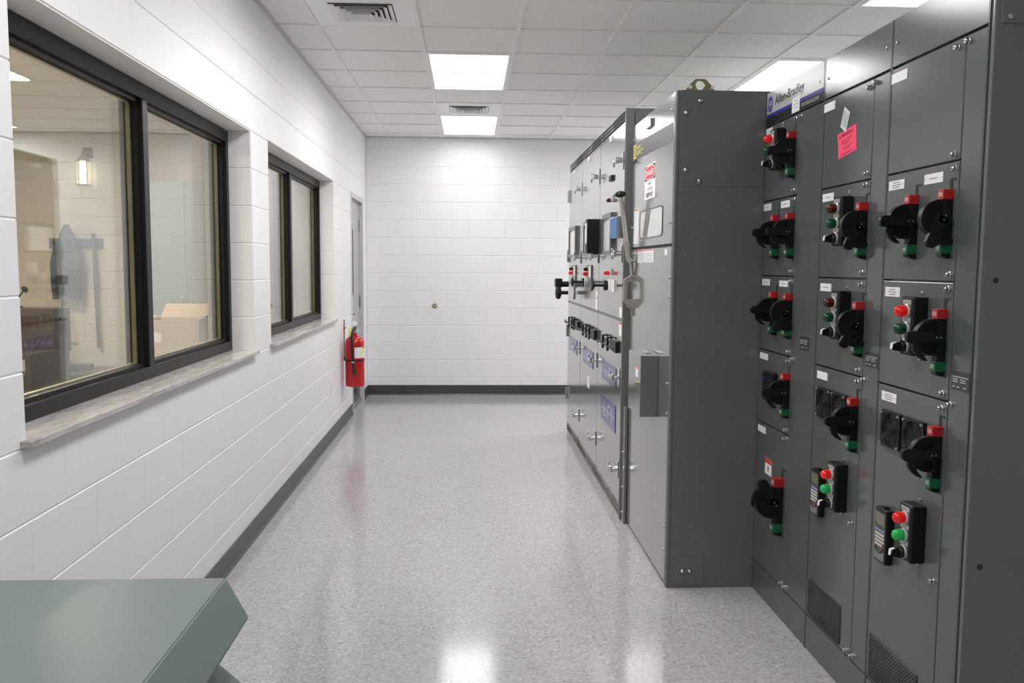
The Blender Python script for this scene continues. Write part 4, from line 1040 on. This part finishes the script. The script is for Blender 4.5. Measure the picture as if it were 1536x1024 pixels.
part('top', MB().box(-3.3, -2.26, 6.9, 7.6, .74, .78, 0, .004), 'deskw', t); part('pedestal', MB().box(-3.28, -2.9, 6.93, 7.57, 0, .74), 'deskw', t)
part('side_board', MB().box(-2.32, -2.28, 6.93, 7.57, 0, .74), 'deskw', t); part('hutch', MB().box(-3.3, -2.26, 7.3, 7.6, .78, 1.12, 0, .004), 'deskw', t)
t = thing('side_table', 'pale table carrying the cardboard box beyond the window', 'table', (-1.25, 7.3, 0))
part('top', MB().box(-1.52, -.80, 6.95, 7.65, .715, .745, 0, .004), 'tablew', t)
for (x, y) in ((-1.48, 7.0), (-.84, 7.0), (-1.48, 7.6), (-.84, 7.6)): part('leg', MB().box(x - .02, x + .02, y - .02, y + .02, 0, .715), 'pole', t)
t = thing('cardboard_box', 'open cardboard box seen through the right pane of the near window', 'box', (-1.22, 7.3, .745))
bx0, bx1, by0, by1, bz = -1.46, -1.00, 7.05, 7.5, .745
b_ = MB()
for (p, q, r_, s_) in ((bx0, bx1, by0, by0 + .006), (bx0, bx1, by1 - .006, by1), (bx0, bx0 + .006, by0 + .006, by1 - .006), (bx1 - .006, bx1, by0 + .006, by1 - .006)): b_.box(p, q, r_, s_, bz, bz + .30)
b_.box(bx0, bx1, by0, by1, bz, bz + .006); part('carton', b_, 'cardboard', t)
part('flap', MB().prism([(bx0, by1, bz + .30), (bx1, by1, bz + .30), (bx1 + .02, by1 + .10, bz + .41), (bx0 + .02, by1 + .10, bz + .41)], (0, .006, 0)), 'cardboard', t)
part('flap', MB().prism([(bx1, by0, bz + .30), (bx1, by1, bz + .30), (bx1 + .10, by1, bz + .36), (bx1 + .10, by0, bz + .36)], (.004, 0, .004)), 'cardboard', t)
part('flap', MB().prism([(bx0, by0, bz + .30), (bx0, by1, bz + .30), (bx0 - .12, by1, bz + .33), (bx0 - .12, by0, bz + .33)], (.0, 0, .005)), 'cardboard', t)
part('label', MB().box(bx0 + .06, bx0 + .16, by0 - .001, by0, bz + .12, bz + .20), 'plate', t)
t = thing('storage_cabinet', 'tall blue grey storage cabinet beyond the near window', 'cabinet', (-1.5, 8.2, 0))
part('carcass', MB().box(-1.78, -.95, 7.92, 8.45, 0, 2.24, 0, .004), 'cab', t)
for (p, q) in ((-1.775, -1.367), (-1.363, -.955)):
    dd = part('door', MB().box(p, q, 7.90, 7.919, .06, 2.22, 0, .003), 'cab', t); part('handle', MB().box((q - .05) if q < -1.3 else (p + .03), (q - .03) if q < -1.3 else (p + .05), 7.885, 7.90, 1.05, 1.20, 0, .003), 'steel', dd)
t = thing('handle_reflection_form', 'small dark added form on the desk, imitating a switch handle reflected in the window', 'reflection form', (-2.62, 7.4, 1.12))  # added form imitating the switch handle's reflection in the glass
part('foot', MB().lathe([(.06, 0), (.06, .012), (.03, .025)], (-2.62, 7.4, 1.121), (0, 0, 1), 0, 20), 'blackm', t)
part('stalk', MB().tube([(-2.62, 7.4, 1.14), (-2.59, 7.39, 1.20), (-2.53, 7.38, 1.27)], .007, 0, 10), 'blackm', t)
part('capsule', MB().lathe([(.012, 0), (.028, .01), (.028, .03), (.012, .04)], (-2.54, 7.38, 1.265), (.8, 0, .6), 0, 16), 'blackm', t)
# coat rail, jacket, pole
t = thing('coat_rail', 'dark wall rail with hooks holding the jacket', 'coat rail', (-3.2, YB, 1.7))
part('board', MB().box(-3.52, -2.94, YB - .03, YB - .001, 1.66, 1.775, 0, .003), 'pole', t)
for x in (-3.45, -3.24, -3.0): part('hook', MB().tube([(x, YB - .03, 1.72), (x, YB - .08, 1.70), (x, YB - .11, 1.74)], .008), 'blackm', t)
jx, jy = -3.25, YB - .195
rows = [(1.92, .03, .03), (1.84, .06, .05), (1.76, .09, .07), (1.68, .115, .085), (1.5, .125, .09), (1.3, .13, .09), (1.12, .12, .085)]
mb = MB(); rings = []
for i, (z, a, b) in enumerate(rows):
    rings.append(mb.pts([(jx + a * math.cos(2 * PI * k / 20) * (1 + .06 * math.sin(3 * k + i)), jy + b * math.sin(2 * PI * k / 20) * (1 + .1 * math.sin(5 * k)), z - (.03 * math.cos(2 * PI * k / 20) if i == 6 else 0)) for k in range(20)]))
for i in range(len(rings) - 1):
    for k in range(20): mb.face([rings[i][k], rings[i][(k + 1) % 20], rings[i + 1][(k + 1) % 20], rings[i + 1][k]])
mb.face(rings[0]); mb.face(rings[-1][::-1])
t = thing('jacket', 'slate hooded jacket hanging on the coat rail beyond the window', 'jacket', (jx, jy, 1.12))
part('coat_body', mb, 'jacket', t)
for s_ in (-1, 1): part('sleeve', MB().tube([(jx + s_ * .09, jy - .02, 1.68), (jx + s_ * .125, jy - .04, 1.5), (jx + s_ * .12, jy - .06, 1.28), (jx + s_ * .11, jy - .06, 1.10)], [.045, .045, .04, .035], 0, 10), 'jacket', t)
mb = MB().cyl((-2.99, YB - .09, .55), (-3.01, YB - .09, 1.83), .02)
solo('wall_pole', mb, 'pole', 'long dark pole hanging upright beside the jacket', 'pole')
t = thing('equipment_stand', 'grey stand with a slanted brace below the jacket', 'stand', (-3.2, 9.6, .34))
part('post', MB().cyl((-3.20, 9.60, .36), (-3.24, 9.60, 1.14), .018), 'pole', t)
part('foot_bar', MB().box(-3.50, -2.95, 9.55, 9.65, .341, .40, 0, .01), 'pole', t); part('brace', MB().tube([(-3.38, 9.57, .39), (-3.24, 9.57, .62), (-3.08, 9.57, .62)], .013), 'pole', t)
t = thing('low_chest', 'low dark chest under the grey stand', 'chest', (-3.1, 9.55, 0))
part('carcass', MB().box(-3.60, -2.60, 9.30, 9.85, 0, .31, 0, .004), 'deskw', t); part('lid', MB().box(-3.61, -2.59, 9.29, 9.86, .31, .34, 0, .004), 'pole', t)
t = thing('mop', 'small yellow and white mop head beside the chest', 'mop', (-2.85, 8.6, 0))
part('socket', MB().lathe([(.10, 0), (.045, .16), (.03, .20)], (-2.86, 8.6, .02), (0, 0, 1), 0, 18), 'yellow', t)
part('strands', MB().lathe([(.02, .0), (.10, .02), (.11, .05), (.05, .09), (.01, .10)], (-2.86, 8.6, .21), (0, 0, 1), 0, 18), 'tuft', t)
part('base', MB().box(-3.0, -2.72, 8.5, 8.7, 0, .025, 0, .003), 'deskw', t)
t = thing('wall_lantern', 'small glowing brass lantern high on the far wall beyond the window', 'lantern', (-3.07, YB, 2.45))
lx, lyy, lz = -3.07, YB - .13, 2.42
part('wall_plate', MB().box(lx - .05, lx + .05, YB - .02, YB, 2.66, 2.78, 0, .004), 'rust', t)
part('arm', MB().tube([(lx, YB - .02, 2.72), (lx, lyy, 2.74), (lx, lyy, 2.68)], .012), 'brass', t)
part('cap', MB().lathe([(.075, 0), (.06, .03), (.03, .06), (.012, .09)], (lx, lyy, lz + .20), (0, 0, 1), 0, 4), 'brass', t)
fr = MB()
for (a, b) in ((-1, -1), (-1, 1), (1, -1), (1, 1)): fr.box(lx + a * .058 - .005, lx + a * .058 + .005, lyy + b * .058 - .005, lyy + b * .058 + .005, lz - .06, lz + .205)
fr.box(lx - .065, lx + .065, lyy - .065, lyy + .065, lz - .075, lz - .055)
part('cage', fr, 'brass', t); part('glow_tube', MB().cyl((lx, lyy, lz - .05), (lx, lyy, lz + .19), .038, seg=16), 'lampglow', t)

# ------------------------------------------------------------------ camera, world, view
scene.cycles.diffuse_bounces = 10; scene.cycles.max_bounces = 20; scene.cycles.glossy_bounces = 8; scene.cycles.transparent_max_bounces = 24
cam = bpy.data.cameras.new('camera'); co = bpy.data.objects.new('camera', cam); COL.objects.link(co)
cam.sensor_width = 36; cam.lens = 1291.6 * 36 / 1536; cam.clip_start = .05
pt, yw, rl = .0873, .0496, .0069
F = Vector((math.sin(yw) * math.cos(pt), math.cos(yw) * math.cos(pt), -math.sin(pt)))
R = Vector((math.cos(yw), -math.sin(yw), 0)); U = R.cross(F)
R2 = R * math.cos(rl) + U * math.sin(rl); U2 = U * math.cos(rl) - R * math.sin(rl)
mt = Matrix((R2, U2, -F)).transposed().to_4x4(); mt.translation = (1.1805, 0, 1.4985)
co.matrix_world = mt
scene.camera = co
w = bpy.data.worlds.new('world'); scene.world = w; w.use_nodes = True
w.node_tree.nodes['Background'].inputs[0].default_value = (.5, .5, .5, 1); w.node_tree.nodes['Background'].inputs[1].default_value = .02
vs_ = scene.view_settings
scene.display_settings.display_device = 'sRGB'
vs_.view_transform = 'Standard'; vs_.look = 'None'; vs_.exposure = -0.03; vs_.gamma = 1.0; vs_.use_curve_mapping = False
